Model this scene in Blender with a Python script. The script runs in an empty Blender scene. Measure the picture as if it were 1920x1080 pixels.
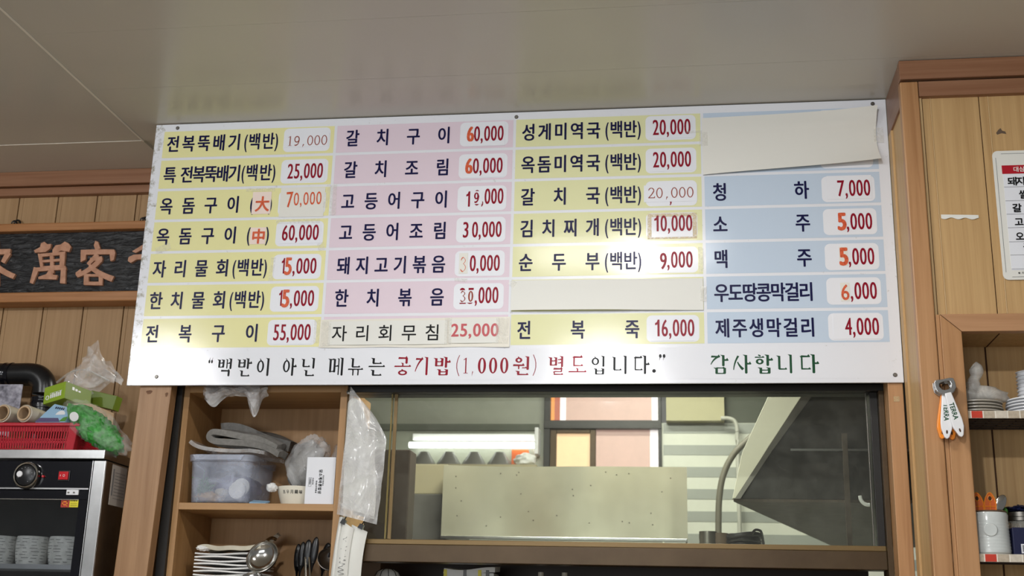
import bpy, math, random
from mathutils import Vector, Matrix, noise
R = math.radians
SC = bpy.context.scene
COL = SC.collection
PI = math.pi

# ---------------------------------------------------------------- camera, world, lamps, exposure
cam = bpy.data.cameras.new('camera')
cam.sensor_width = 36.0
cam.lens = 43.125
cam.clip_start = 0.05
cam.dof.use_dof = True
cam.dof.focus_distance = 2.78
cam.dof.aperture_fstop = 6.5
cam_o = bpy.data.objects.new('camera', cam)
COL.objects.link(cam_o)
cam_o.location = (1.33118, -2.72717, 1.37488)
cam_o.rotation_euler = (1.85472, -0.025349, 0.139678)
SC.camera = cam_o

w = bpy.data.worlds.new('room_air')
SC.world = w
w.use_nodes = True
w.node_tree.nodes['Background'].inputs[0].default_value = (1.0, 0.985, 0.96, 1)
w.node_tree.nodes['Background'].inputs[1].default_value = 0.20

def area(name, loc, sx, sy, power, col=(1, 0.97, 0.93), rot=(0, 0, 0)):
    l = bpy.data.lights.new(name, 'AREA')
    l.shape = 'RECTANGLE'; l.size = sx; l.size_y = sy; l.energy = power; l.color = col
    o = bpy.data.objects.new(name, l); COL.objects.link(o)
    o.location = loc; o.rotation_euler = rot
    return o
def globe(name, loc, r, power, col=(0.975, 0.985, 1.0)):
    l = bpy.data.lights.new(name, 'POINT'); l.shadow_soft_size = r; l.energy = power; l.color = col
    o = bpy.data.objects.new(name, l); COL.objects.link(o); o.location = loc
    return o
area('dining_lamp', (1.13, -1.00, 2.585), 0.58, 0.05, 7)
area('dining_lamp', (1.17, -1.02, 2.580), 0.09, 0.09, 5)
globe('dining_globe', (-1.10, -2.62, 2.55), .07, 48)
globe('dining_globe', (0.95, -2.95, 2.575), .03, 76)
area('unseen_front_fill', (-.2, -5.6, 1.40), 3.0, 1.2, 52, (0.93, 0.97, 1.0), (R(90), 0, 0))  # unseen fill panel added behind the camera to brighten the board
area('kitchen_fill_light', (1.25, 1.75, 2.70), 0.60, 0.10, 13, (1.0, 1.0, 0.93))  # unseen ceiling light added to brighten the kitchen
area('kitchen_fill_light', (1.00, 0.42, 2.70), 0.60, 0.10, 26, (1.0, 1.0, 0.93), (R(30), 0, 0))  # second unseen light, added to lift the hood edge and steel front

vs = SC.view_settings
vs.view_transform = 'Standard'
vs.look = 'None'
vs.exposure = 0.0
vs.gamma = 1.0
vs.use_curve_mapping = False

# ---------------------------------------------------------------- materials
def lin(c):
    return tuple((v / 255 / 12.92 if v <= 10.3 else ((v / 255 + .055) / 1.055) ** 2.4) for v in c) + (1,)
MATS = {}
def newmat(name):
    m = bpy.data.materials.new(name); m.use_nodes = True
    nt = m.node_tree; nt.nodes.clear()
    out = nt.nodes.new('ShaderNodeOutputMaterial')
    b = nt.nodes.new('ShaderNodeBsdfPrincipled')
    nt.links.new(b.outputs[0], out.inputs[0])
    MATS[name] = m
    return m, nt, b, out
def coords(nt, scale, rot=(0, 0, 0)):
    tc = nt.nodes.new('ShaderNodeTexCoord'); mp = nt.nodes.new('ShaderNodeMapping')
    nt.links.new(tc.outputs['Object'], mp.inputs[0])
    mp.inputs['Scale'].default_value = scale; mp.inputs['Rotation'].default_value = rot
    return mp.outputs[0]
def noise_tex(nt, vec, scale, detail=4, rough=.55, dist=0):
    n = nt.nodes.new('ShaderNodeTexNoise')
    n.inputs['Scale'].default_value = scale; n.inputs['Detail'].default_value = detail
    n.inputs['Roughness'].default_value = rough; n.inputs['Distortion'].default_value = dist
    nt.links.new(vec, n.inputs['Vector'])
    return n.outputs['Fac']
def ramp(nt, fac, stops):
    r = nt.nodes.new('ShaderNodeValToRGB'); e = r.color_ramp.elements
    while len(e) < len(stops): e.new(.5)
    for i, (p, c) in enumerate(stops): e[i].position = p; e[i].color = lin(c)
    nt.links.new(fac, r.inputs[0])
    return r.outputs[0]
def bump(nt, b, h, strength, dist=.001):
    n = nt.nodes.new('ShaderNodeBump'); n.inputs['Strength'].default_value = strength
    n.inputs['Distance'].default_value = dist
    nt.links.new(h, n.inputs['Height']); nt.links.new(n.outputs[0], b.inputs['Normal'])
def plain(name, c, rough=.5, metal=0, var=0, vs=30, bmp=0, bs=200, emit=None, es=0, ior=1.45, coat=0):
    m, nt, b, out = newmat(name)
    b.inputs['Base Color'].default_value = lin(c)
    b.inputs['Roughness'].default_value = rough; b.inputs['Metallic'].default_value = metal
    b.inputs['IOR'].default_value = ior
    if coat: b.inputs['Coat Weight'].default_value = coat; b.inputs['Coat Roughness'].default_value = .08
    if var:
        f = noise_tex(nt, coords(nt, (1, 1, 1)), vs, 5, .6)
        lo = tuple(max(0, x - var) for x in c); hi = tuple(min(255, x + var) for x in c)
        nt.links.new(ramp(nt, f, [(.3, lo), (.7, hi)]), b.inputs['Base Color'])
    if bmp: bump(nt, b, noise_tex(nt, coords(nt, (1, 1, 1)), bs, 3), bmp)
    if emit:
        b.inputs['Emission Color'].default_value = lin(emit); b.inputs['Emission Strength'].default_value = es
    return m
def wood(name, c, axis='z', var=16, rough=.42, dens=70, fib=0):
    m, nt, b, out = newmat(name)
    s = {'z': (dens, dens, 2.2), 'x': (2.2, dens, dens), 'y': (dens, 2.2, dens)}[axis]
    f = noise_tex(nt, coords(nt, s), 1.0, 5, .6, .35)
    lo = tuple(max(0, x - var * k) for x, k in zip(c, (1.0, 1.05, 1.0))); hi = tuple(min(255, x + var * .8) for x in c)
    nt.links.new(ramp(nt, f, [(.28, lo), (.5, c), (.72, hi)]), b.inputs['Base Color'])
    b.inputs['Roughness'].default_value = rough
    bump(nt, b, f, .10, .0006)
    return m
def film(name, c=(235, 235, 238), alpha=.22, rough=.12, ns=60, amp=.5):
    # thin clear plastic: see-through with a milky, glossy share that follows its creases
    m, nt, b, out = newmat(name)
    b.inputs['Base Color'].default_value = lin(c); b.inputs['Roughness'].default_value = rough
    tr = nt.nodes.new('ShaderNodeBsdfTransparent'); mx = nt.nodes.new('ShaderNodeMixShader')
    f = noise_tex(nt, coords(nt, (1, 1, 1)), ns, 4, .6, 1.0)
    mr = nt.nodes.new('ShaderNodeMapRange')
    mr.inputs['From Min'].default_value = .35; mr.inputs['From Max'].default_value = .75
    mr.inputs['To Min'].default_value = alpha * (1 - amp); mr.inputs['To Max'].default_value = min(1, alpha * (1 + amp * 1.6))
    nt.links.new(f, mr.inputs['Value'])
    nt.links.new(mr.outputs[0], mx.inputs[0]); nt.links.new(tr.outputs[0], mx.inputs[1]); nt.links.new(b.outputs[0], mx.inputs[2])
    bump(nt, b, f, .3, .002)
    nt.links.new(mx.outputs[0], out.inputs[0])
    return m
def glass(name, tint=(240, 245, 238), dirt=.05, gl=.08):
    m, nt, b, out = newmat(name)
    tr = nt.nodes.new('ShaderNodeBsdfTransparent'); tr.inputs[0].default_value = lin(tint)
    g = nt.nodes.new('ShaderNodeBsdfGlossy'); g.inputs['Roughness'].default_value = .02
    d = nt.nodes.new('ShaderNodeBsdfDiffuse'); d.inputs[0].default_value = lin((205, 205, 195))
    lw = nt.nodes.new('ShaderNodeFresnel'); lw.inputs[0].default_value = 1.45
    m1 = nt.nodes.new('ShaderNodeMixShader'); m2 = nt.nodes.new('ShaderNodeMixShader')
    nt.links.new(lw.outputs[0], m1.inputs[0]); nt.links.new(tr.outputs[0], m1.inputs[1]); nt.links.new(g.outputs[0], m1.inputs[2])
    f = noise_tex(nt, coords(nt, (1, 1, 1)), 9, 8, .75)
    mr = nt.nodes.new('ShaderNodeMapRange'); mr.inputs['From Min'].default_value = .45; mr.inputs['From Max'].default_value = .8
    mr.inputs['To Min'].default_value = dirt * .4; mr.inputs['To Max'].default_value = dirt * 2
    nt.links.new(f, mr.inputs['Value']); nt.links.new(mr.outputs[0], m2.inputs[0])
    nt.links.new(m1.outputs[0], m2.inputs[1]); nt.links.new(d.outputs[0], m2.inputs[2])
    nt.links.new(m2.outputs[0], out.inputs[0])
    return m

M = {}
M['wood_v'] = wood('pine_upright', (174, 129, 86), 'z')
M['wood_h'] = wood('pine_lengthwise', (172, 128, 90), 'x')
M['crown'] = wood('brown_crown_wood', (140, 98, 70), 'x', 14)
M['crown_y'] = wood('brown_crown_wood_side', (132, 94, 70), 'y', 12)
M['plank'] = wood('tan_plank', (190, 154, 104), 'z', 13, .5, 110)
M['plank_dim'] = wood('tan_wall_plank', (168, 134, 94), 'z', 10, .55, 110)
M['bead'] = wood('pale_bead', (206, 174, 126), 'z', 8, .45)
M['groove'] = plain('groove_shadow', (70, 42, 22), .8)
M['beech'] = wood('beech_board', (166, 126, 80), 'z', 12, .5, 60)
M['beech_h'] = wood('beech_shelf', (170, 130, 84), 'x', 12, .5, 60)
M['plaque_frame'] = wood('plaque_frame_wood', (165, 112, 66), 'x', 22, .45)
M['carved'] = plain('carved_letter_wood', (190, 140, 112), .55, 0, 16, 60)
M['dark_ink'] = plain('lettering_navy', (22, 22, 66), .3, ior=1.22)
M['red_ink'] = plain('lettering_red', (140, 22, 42), .3, ior=1.22)
M['orange_ink'] = plain('lettering_orange', (206, 84, 42), .4, 0, 22, 300)
M['brown_ink'] = plain('lettering_brown', (150, 74, 60), .4, ior=1.22)
M['black_ink'] = plain('lettering_black', (22, 22, 24), .35, ior=1.22)
M['grey_ink'] = plain('print_grey', (120, 120, 122), .5)
M['green_ink'] = plain('lettering_green', (30, 74, 48), .35, ior=1.22)
M['rose_ink'] = plain('lettering_rose', (188, 76, 82), .4)
M['cell_yellow'] = plain('cell_yellow', (231, 227, 168), .11, bmp=.08, bs=650)
M['cell_pink'] = plain('cell_pink', (224, 207, 218), .11, bmp=.08, bs=650)
M['cell_lime'] = plain('cell_lime', (224, 224, 176), .11, bmp=.08, bs=650)
M['cell_blue'] = plain('cell_blue', (194, 209, 226), .11, bmp=.08, bs=650)
M['cell_white'] = plain('cell_white', (232, 234, 240), .11, bmp=.08, bs=650)
M['paper'] = plain('paper_white', (226, 226, 220), .75, bmp=.08, bs=60)
M['paper_cream'] = plain('paper_cream', (226, 225, 218), .75, bmp=.08, bs=60)
M['paper_pink'] = plain('paper_pinkish', (236, 218, 208), .7)
M['tape'] = film('clear_tape', (240, 238, 230), .16, .1, 90)
M['slip_back'] = plain('slip_backing', (226, 222, 210), .45)
M['tape_old'] = film('aged_tape', (226, 206, 160), .35, .25, 140)
M['clear'] = film('clear_bag', (238, 236, 236), .18, .1, 20, .7)
M['clear2'] = film('hazy_bag', (230, 230, 230), .36, .16, 14, .5)
M['frost'] = film('frosted_bin', (200, 208, 226), .30, .22, 25, .35)
M['film_shine'] = film('shiny_wrap', (240, 240, 240), .10, .05, 40, .9)
M['steel'] = plain('brushed_steel', (180, 180, 180), .28, 1, 8, 20)
M['steel_hood'] = plain('hood_steel', (200, 196, 176), .24, .62, 8, 9, .25, 9)
M['steel_dark'] = plain('dull_steel', (120, 116, 110), .38, 1)
M['chrome'] = plain('chrome', (186, 184, 180), .14, 1)
M['black'] = plain('black_plastic', (18, 18, 20), .3)
M['black_gloss'] = plain('black_gloss', (10, 11, 18), .14)
M['bronze'] = plain('bronze_aluminium', (74, 57, 35), .42, .35, 6, 12)
M['bronze_light'] = plain('bronze_aluminium_lip', (116, 94, 58), .4, .4)
M['frame_dark'] = plain('dark_frame', (30, 27, 24), .4)
M['red_plastic'] = plain('red_plastic', (176, 22, 40), .35)
M['red_switch'] = plain('red_switch', (190, 24, 34), .2)
M['white_plastic'] = plain('white_plastic', (232, 232, 234), .3)
M['orange_plastic'] = plain('orange_plastic', (238, 140, 40), .3)
M['orange_dark'] = plain('orange_utensil', (208, 98, 40), .4)
M['navy'] = plain('navy_card', (24, 28, 62), .4)
M['cloth_grey'] = plain('grey_cloth', (122, 120, 116), .95, 0, 12, 90, .4, 300)
M['cloth_white'] = plain('white_cloth', (232, 232, 230), .9, bmp=.2, bs=300)
M['cloth_beige'] = plain('beige_cloth', (196, 190, 172), .9, 0, 8, 40)
M['ceramic'] = plain('glazed_ceramic', (205, 210, 208), .14, 0, 6, 20)
M['ceramic_grey'] = plain('grey_plate', (178, 172, 160), .3)
M['ceramic_white'] = plain('white_plate', (228, 230, 234), .25)
M['cream'] = plain('cream_bowl', (232, 228, 212), .25)
M['cup'] = plain('stoneware_cup', (206, 204, 196), .5, 0, 18, 55)
M['cup_line'] = plain('cup_groove', (96, 94, 90), .7)
M['card_tube'] = plain('cardboard_tube', (188, 160, 128), .7)
M['roll_film'] = plain('wrapped_roll', (176, 166, 150), .35)
M['green_box'] = plain('green_card', (140, 168, 48), .35)
M['green_box_dark'] = plain('green_card_side', (104, 124, 34), .4)
M['green_mesh'] = plain('green_scrubber', (52, 140, 50), .5, 0, 26, 120)
M['green_leaf'] = plain('green_sprig', (84, 140, 62), .6)
M['blue_card'] = plain('blue_card', (150, 186, 214), .35)
M['violet'] = plain('violet_print', (92, 84, 120), .5)
M['brown_dull'] = plain('brown_dull', (96, 78, 62), .6)
M['mottled'] = plain('mottled_grey_card', (130, 128, 140), .5, 0, 70, 40)
M['post_wood'] = wood('post_pine', (152, 114, 76), 'z')
M['knot'] = plain('wood_knot', (104, 68, 40), .6, 0, 20, 260)
M['ochre'] = plain('ochre_packet', (176, 140, 70), .4, 0, 26, 60)
M['seal'] = plain('yellowed_seal', (126, 110, 54), .5)
M['yellow'] = plain('yellow_print', (228, 214, 40), .4)
M['rust_red'] = plain('sticker_red', (168, 44, 22), .4)
M['label_grey'] = plain('label_paper', (176, 168, 160), .6)
M['tile_a'] = plain('shelf_edge_tan', (184, 170, 150), .4, 0, 12, 200)
M['tile_b'] = plain('shelf_edge_beige', (206, 196, 180), .4, 0, 10, 200)
M['tile_r'] = plain('shelf_edge_red', (196, 62, 44), .4)
M['tile_w'] = plain('shelf_edge_white', (232, 226, 214), .4)
M['wire'] = plain('dark_wire', (66, 52, 40), .5)
M['tile_grey'] = plain('kitchen_tile', (150, 152, 140), .35, 0, 8, 5)
M['stripe_dark'] = plain('stripe_grey', (164, 168, 160), .35)
M['stripe_light'] = plain('stripe_pale', (224, 226, 212), .35)
M['olive_wall'] = plain('olive_wall', (190, 184, 148), .6)
M['dark_wall'] = plain('dark_green_wall', (84, 88, 76), .6)
M['hood_white'] = plain('hood_pale_edge', (214, 212, 196), .4)
M['hood_dark'] = plain('hood_dark_sheet', (34, 30, 26), .45, 0, 8, 14)
M['hood_under'] = plain('hood_underside', (66, 56, 46), .5, 0, 14, 30)
M['pipe_white'] = plain('pale_pipe', (196, 196, 184), .4)
M['hose'] = plain('grey_hose', (110, 106, 92), .5)
M['cupboard_beige'] = plain('beige_cupboard', (176, 166, 136), .5)
M['cupboard_grey'] = plain('grey_cupboard', (104, 102, 98), .4)
M['dark_brown'] = plain('dark_brown_panel', (58, 46, 38), .5)
M['lamp_glow'] = plain('tube_glow', (255, 255, 255), .4, emit=(250, 255, 250), es=9)
M['win_pink'] = plain('window_glow_rose', (190, 160, 150), .4, emit=(198, 160, 152), es=.75)
M['win_peach'] = plain('window_glow_peach', (220, 180, 140), .4, emit=(240, 200, 160), es=.95)
M['win_orange'] = plain('window_glow_orange', (220, 140, 70), .4, emit=(232, 150, 84), es=.8)
M['win_red'] = plain('window_glow_brick', (170, 90, 70), .4, emit=(180, 98, 80), es=.7)
M['win_white'] = plain('window_glow_white', (240, 232, 236), .4, emit=(250, 240, 246), es=1.0)
M['glass'] = glass('window_glass', (246, 248, 243), .035)
M['jar_glass'] = film('jar_glass', (200, 200, 190), .4, .06, 20, .4)
M['oven_glass'] = glass('oven_glass', (238, 240, 242), .006)
M['floor'] = plain('floor_vinyl', (166, 156, 140), .4)
M['blue_line'] = plain('blue_print', (40, 60, 110), .5)
M['water_bag'] = film('milky_bag', (222, 220, 214), .5, .25, 30, .35)
M['pale_wall'] = plain('pale_wall', (196, 190, 176), .7)

# ceiling panels: glossy pale sheet with a faint wave
m, nt, b, out = newmat('ceiling_panel')
f = noise_tex(nt, coords(nt, (1, 1, 1)), 1.3, 3)
nt.links.new(ramp(nt, f, [(.3, (197, 193, 183)), (.7, (205, 201, 191))]), b.inputs['Base Color'])
b.inputs['Roughness'].default_value = .24
bump(nt, b, noise_tex(nt, coords(nt, (1, 1, 1)), 220, 2), .03, .001)
M['ceiling'] = m
# board panel: white gloss sheet, grimy along its left edge
m, nt, b, out = newmat('board_sheet')
tc = nt.nodes.new('ShaderNodeTexCoord'); sp = nt.nodes.new('ShaderNodeSeparateXYZ')
nt.links.new(tc.outputs['Object'], sp.inputs[0])
mr = nt.nodes.new('ShaderNodeMapRange')
mr.inputs['From Min'].default_value = -.90; mr.inputs['From Max'].default_value = -.865
mr.inputs['To Min'].default_value = .17; mr.inputs['To Max'].default_value = 0
nt.links.new(sp.outputs[0], mr.inputs['Value'])
f = noise_tex(nt, coords(nt, (1, 1, 1)), 55, 6, .7)
ad = nt.nodes.new('ShaderNodeMath'); ad.operation = 'SUBTRACT'; nt.links.new(f, ad.inputs[0]); nt.links.new(mr.outputs[0], ad.inputs[1])
nt.links.new(ramp(nt, ad.outputs[0], [(.22, (150, 146, 130)), (.38, (228, 230, 236))]), b.inputs['Base Color'])
b.inputs['Roughness'].default_value = .13
bump(nt, b, noise_tex(nt, coords(nt, (1, 1, 1)), 650, 2), .10, .001)
M['board'] = m
M['board_plain'] = plain('board_white', (228, 230, 236), .11, bmp=.08, bs=650)
# rough black plaque ground with chisel strokes
m, nt, b, out = newmat('chiselled_black')
f = noise_tex(nt, coords(nt, (24, 1, 110)), 1.0, 4, .6, .6)
nt.links.new(ramp(nt, f, [(.45, (16, 17, 20)), (.72, (58, 58, 60))]), b.inputs['Base Color'])
b.inputs['Roughness'].default_value = .38
bump(nt, b, f, 1.0, .006)
M['chisel'] = m

# ---------------------------------------------------------------- mesh helpers
WORLD = {}
class MB:
    def __init__(s): s.v = []; s.f = []; s.mi = []
    def add(s, vs_, fs, mi=0):
        k = len(s.v); s.v += [tuple(p) for p in vs_]
        for f_ in fs: s.f.append(tuple(i + k for i in f_)); s.mi.append(mi)
        return s
    def box(s, x0, x1, y0, y1, z0, z1, mi=0):
        return s.add([(x0, y0, z0), (x1, y0, z0), (x1, y1, z0), (x0, y1, z0), (x0, y0, z1), (x1, y0, z1), (x1, y1, z1), (x0, y1, z1)],
                     [(0, 3, 2, 1), (4, 5, 6, 7), (0, 1, 5, 4), (1, 2, 6, 5), (2, 3, 7, 6), (3, 0, 4, 7)], mi)
    def prism(s, poly, a, b, mi=0, plane='xz', side=None):
        # extrude a polygon drawn in a plane from depth a (front) to b (back)
        n = len(poly)
        ar = sum(poly[i][0] * poly[(i + 1) % n][1] - poly[(i + 1) % n][0] * poly[i][1] for i in range(n))
        if ar < 0: poly = poly[::-1]
        mp = {'xz': lambda p, d: (p[0], d, p[1]), 'yz': lambda p, d: (d, p[0], p[1]), 'xy': lambda p, d: (p[0], p[1], d)}[plane]
        s.add([mp(p, a) for p in poly] + [mp(p, b) for p in poly], [tuple(range(n)), tuple(range(2 * n - 1, n - 1, -1))], mi)
        s.f[-2:] = s.f[-2:]
        k = len(s.v) - 2 * n
        for i in range(n):
            j = (i + 1) % n
            s.f.append((k + i, k + n + i, k + n + j, k + j)); s.mi.append(mi if side is None else side)
        return s
    def lathe(s, prof, c=(0, 0, 0), seg=28, axis='z', mi=0, a0=0, a1=2 * PI):
        full = abs(a1 - a0 - 2 * PI) < 1e-6; n = seg if full else seg + 1
        vs_ = []
        for r, h in prof:
            for i in range(n):
                a = a0 + (a1 - a0) * i / seg
                p = (r * math.cos(a), r * math.sin(a), h)
                if axis == 'y': p = (p[0], p[2], p[1])
                if axis == 'x': p = (p[2], p[0], p[1])
                vs_.append((p[0] + c[0], p[1] + c[1], p[2] + c[2]))
        fs = []
        for k in range(len(prof) - 1):
            for i in range(seg):
                j = (i + 1) % n
                fs.append((k * n + i, k * n + j, (k + 1) * n + j, (k + 1) * n + i))
        return s.add(vs_, fs, mi)
    def tube(s, pts, r, seg=10, mi=0, closed=False, flat=1.0):
        P = [Vector(p) for p in pts]; n = len(P); vs_ = []
        up = Vector((0, 0, 1))
        rr = r if hasattr(r, '__len__') else [r] * n
        for i in range(n):
            t = (P[(i + 1) % n] - P[i - 1]) if closed else (P[min(i + 1, n - 1)] - P[max(i - 1, 0)])
            t.normalize()
            a = t.cross(up)
            if a.length < 1e-3: a = t.cross(Vector((0, 1, 0)))
            a.normalize(); b_ = a.cross(t)
            for k in range(seg):
                q = 2 * PI * k / seg
                vs_.append(P[i] + a * (rr[i] * math.cos(q)) + b_ * (rr[i] * flat * math.sin(q)))
        fs = []
        for i in range(n if closed else n - 1):
            j = (i + 1) % n
            for k in range(seg):
                l = (k + 1) % seg
                fs.append((i * seg + k, i * seg + l, j * seg + l, j * seg + k))
        if not closed: fs += [tuple(range(seg))[::-1], tuple((n - 1) * seg + k for k in range(seg))]
        return s.add(vs_, fs, mi)
    def sheet(s, fn, nu, nv, th=.0006, mi=0):
        # a thin sheet with real thickness: fn(u, v) gives its middle surface
        top = []; bot = []
        e = 1e-3
        for j in range(nv + 1):
            for i in range(nu + 1):
                u, v = i / nu, j / nv
                p = Vector(fn(u, v))
                du = Vector(fn(min(1, u + e), v)) - Vector(fn(max(0, u - e), v)); dv = Vector(fn(u, min(1, v + e))) - Vector(fn(u, max(0, v - e)))
                nn = du.cross(dv)
                nn = nn.normalized() if nn.length > 1e-12 else Vector((0, -1, 0))
                top.append(p + nn * th / 2); bot.append(p - nn * th / 2)
        w_ = nu + 1; N = w_ * (nv + 1); fs = []
        for j in range(nv):
            for i in range(nu):
                a = j * w_ + i
                fs.append((a, a + 1, a + w_ + 1, a + w_)); fs.append((N + a + w_, N + a + w_ + 1, N + a + 1, N + a))
        rim = [j for j in range(nu)] + [nu + w_ * j for j in range(nv)] + [nv * w_ + nu - i for i in range(nu)] + [(nv - j) * w_ for j in range(nv)]
        for i in range(len(rim)):
            a, b_ = rim[i], rim[(i + 1) % len(rim)]
            fs.append((b_, a, N + a, N + b_))
        return s.add(top + bot, fs, mi)
    def blob(s, c, r, amp, freq, seed=0, nu=28, nv=18, mi=0, shape=None):
        vs_ = []; fs = []
        for j in range(nv + 1):
            th = PI * j / nv
            for i in range(nu):
                ph = 2 * PI * i / nu
                d = Vector((math.sin(th) * math.cos(ph), math.sin(th) * math.sin(ph), math.cos(th)))
                k = 1 + amp * noise.fractal(d * freq + Vector((seed, seed * .7, 0)), 1.0, 2.0, 4)
                p = Vector((d.x * r[0] * k, d.y * r[1] * k, d.z * r[2] * k))
                if shape: p = shape(p, d)
                vs_.append(p + Vector(c))
        for j in range(nv):
            for i in range(nu):
                i2 = (i + 1) % nu
                fs.append((j * nu + i, (j + 1) * nu + i, (j + 1) * nu + i2, j * nu + i2))
        return s.add(vs_, fs, mi)
    def xf(s, m, start=0):
        for i in range(start, len(s.v)): s.v[i] = tuple(m @ Vector(s.v[i]))
        return s
    def build(s, name, mats, parent=None, bevel=0, smooth=False, seg=2, origin=None, angle=40):
        V = [Vector(p) for p in s.v]
        if origin is None:
            if parent is not None: origin = WORLD[parent]
            else:
                lo = [min(p[i] for p in V) for i in range(3)]; hi = [max(p[i] for p in V) for i in range(3)]
                origin = Vector(((lo[0] + hi[0]) / 2, (lo[1] + hi[1]) / 2, lo[2]))
        origin = Vector(origin)
        me = bpy.data.meshes.new(name)
        me.from_pydata([p - origin for p in V], [], s.f)
        if not isinstance(mats, (list, tuple)): mats = [mats]
        for m_ in mats: me.materials.append(M[m_] if isinstance(m_, str) else m_)
        for p, k in zip(me.polygons, s.mi): p.material_index = k
        if smooth:
            for p in me.polygons: p.use_smooth = True
            me.set_sharp_from_angle(angle=R(angle))
        me.update()
        o = bpy.data.objects.new(name, me); COL.objects.link(o)
        if parent is not None:
            o.parent = parent; o.location = origin - WORLD[parent]
        else: o.location = origin
        WORLD[o] = origin
        if bevel:
            bm_ = o.modifiers.new('bevel', 'BEVEL'); bm_.width = bevel; bm_.segments = seg; bm_.limit_method = 'ANGLE'; bm_.angle_limit = R(35)
        return o
def thing(name, loc, label, cat, group=None):
    o = bpy.data.objects.new(name, None); COL.objects.link(o); o.location = loc; o.empty_display_size = .05
    WORLD[o] = Vector(loc)
    return tag(o, label, cat, group)
def tag(o, label, cat, group=None):
    o['label'] = label; o['category'] = cat
    if group: o['group'] = group
    return o
def struct(o):
    o['kind'] = 'structure'; return o
def rrect(x0, x1, z0, z1, r, n=5):
    out = []
    for cx, cz, a in ((x1 - r, z1 - r, 0), (x0 + r, z1 - r, 90), (x0 + r, z0 + r, 180), (x1 - r, z0 + r, 270)):
        for i in range(n + 1):
            t = R(a + 90 * i / n); out.append((cx + r * math.cos(t), cz + r * math.sin(t)))
    return out
def smooth_path(pts, n=6):
    P = [Vector(p) for p in pts]; out = []
    for i in range(len(P) - 1):
        p0, p1, p2, p3 = P[max(i - 1, 0)], P[i], P[i + 1], P[min(i + 2, len(P) - 1)]
        for k in range(n):
            t = k / n
            out.append(.5 * ((2 * p1) + (p2 - p0) * t + (2 * p0 - 5 * p1 + 4 * p2 - p3) * t * t + (3 * p1 - p0 - 3 * p2 + p3) * t ** 3))
    out.append(P[-1]); return out
random.seed(4)

# ---------------------------------------------------------------- lettering
_G = {}
def glyph(s):
    if s not in _G:
        c = bpy.data.curves.new('letters', 'FONT'); c.body = s; c.size = 1; c.resolution_u = 4
        o = bpy.data.objects.new('letters', c); COL.objects.link(o)
        bpy.context.view_layer.update()
        me = bpy.data.meshes.new_from_object(o.evaluated_get(bpy.context.evaluated_depsgraph_get()))
        _G[s] = ([(v.co.x, v.co.y) for v in me.vertices], [tuple(p.vertices) for p in me.polygons])
        bpy.data.meshes.remove(me); bpy.data.objects.remove(o); bpy.data.curves.remove(c)
    return _G[s]
ONE = ([(.30, 0), (.415, 0), (.415, .69), (.325, .69), (.25, .585), (.125, .545), (.125, .465), (.30, .50)], [(0, 1, 2, 3), (0, 3, 4, 7), (4, 5, 6, 7)])
def number(s):
    key = '#' + s
    if key not in _G:
        vs_ = []; fs = []; x = 0
        for ch in s:
            g = ONE if ch == '1' else glyph(ch)
            xs = [q[0] for q in g[0]]; wd = .28 if ch == ',' else .55
            c = .27 if ch == '1' else (min(xs) + max(xs)) / 2
            if ch == ',': c += .02
            k = len(vs_); vs_ += [(a - c + x + wd / 2, b) for a, b in g[0]]; fs += [tuple(i + k for i in f_) for f_ in g[1]]; x += wd
        _G[key] = (vs_, fs)
    return _G[key]
RING = [(0, 0)] + [(math.cos(k * PI / 4), math.sin(k * PI / 4)) for k in range(8)]
def ink(mb, g, fn, y, bx=0, bz=0, mi=0):
    # print one glyph: fn maps its plane to (x, z); bx, bz fatten the strokes
    vs_, fs = g
    for i, (a, b) in enumerate(RING if (bx or bz) else RING[:1]):
        pts = [fn(*p) for p in vs_]
        mb.add([(p[0] + a * bx, y - i * 4e-6, p[1] + b * bz) for p in pts], fs, mi)
def hangul(mb, s, x0, x1, zc, y, w=.030, h=.043, bx=.0010, bz=.0007, mi=0):
    # square syllables shared out evenly between x0 and x1 (ink edges)
    n = len(s)
    for i, ch in enumerate(s):
        if ch == ' ': continue
        c = (x0 + x1) / 2 if n == 1 else x0 + w / 2 + (x1 - x0 - w) * i / (n - 1)
        ink(mb, glyph(ch), lambda a, b: (c + (a - .45) / .80 * w, zc + (b - .375) / .91 * h), y, bx, bz, mi)
def fit(mb, s, x0, x1, z0, z1, y, bx=.0008, bz=.0004, mi=0, top=.69, rot=0):
    g = number(s) if s[0] in '0123456789,' else glyph(s)
    xs = [p[0] for p in g[0]]; a0, a1 = min(xs), max(xs)
    cx, cz = (x0 + x1) / 2, (z0 + z1) / 2; ca, sa = math.cos(rot), math.sin(rot)
    def fn(a, b):
        px = x0 + (a - a0) / (a1 - a0) * (x1 - x0) - cx; pz = z0 + b / top * (z1 - z0) - cz
        return (cx + px * ca - pz * sa, cz + px * sa + pz * ca)
    ink(mb, g, fn, y, bx, bz, mi)
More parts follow.
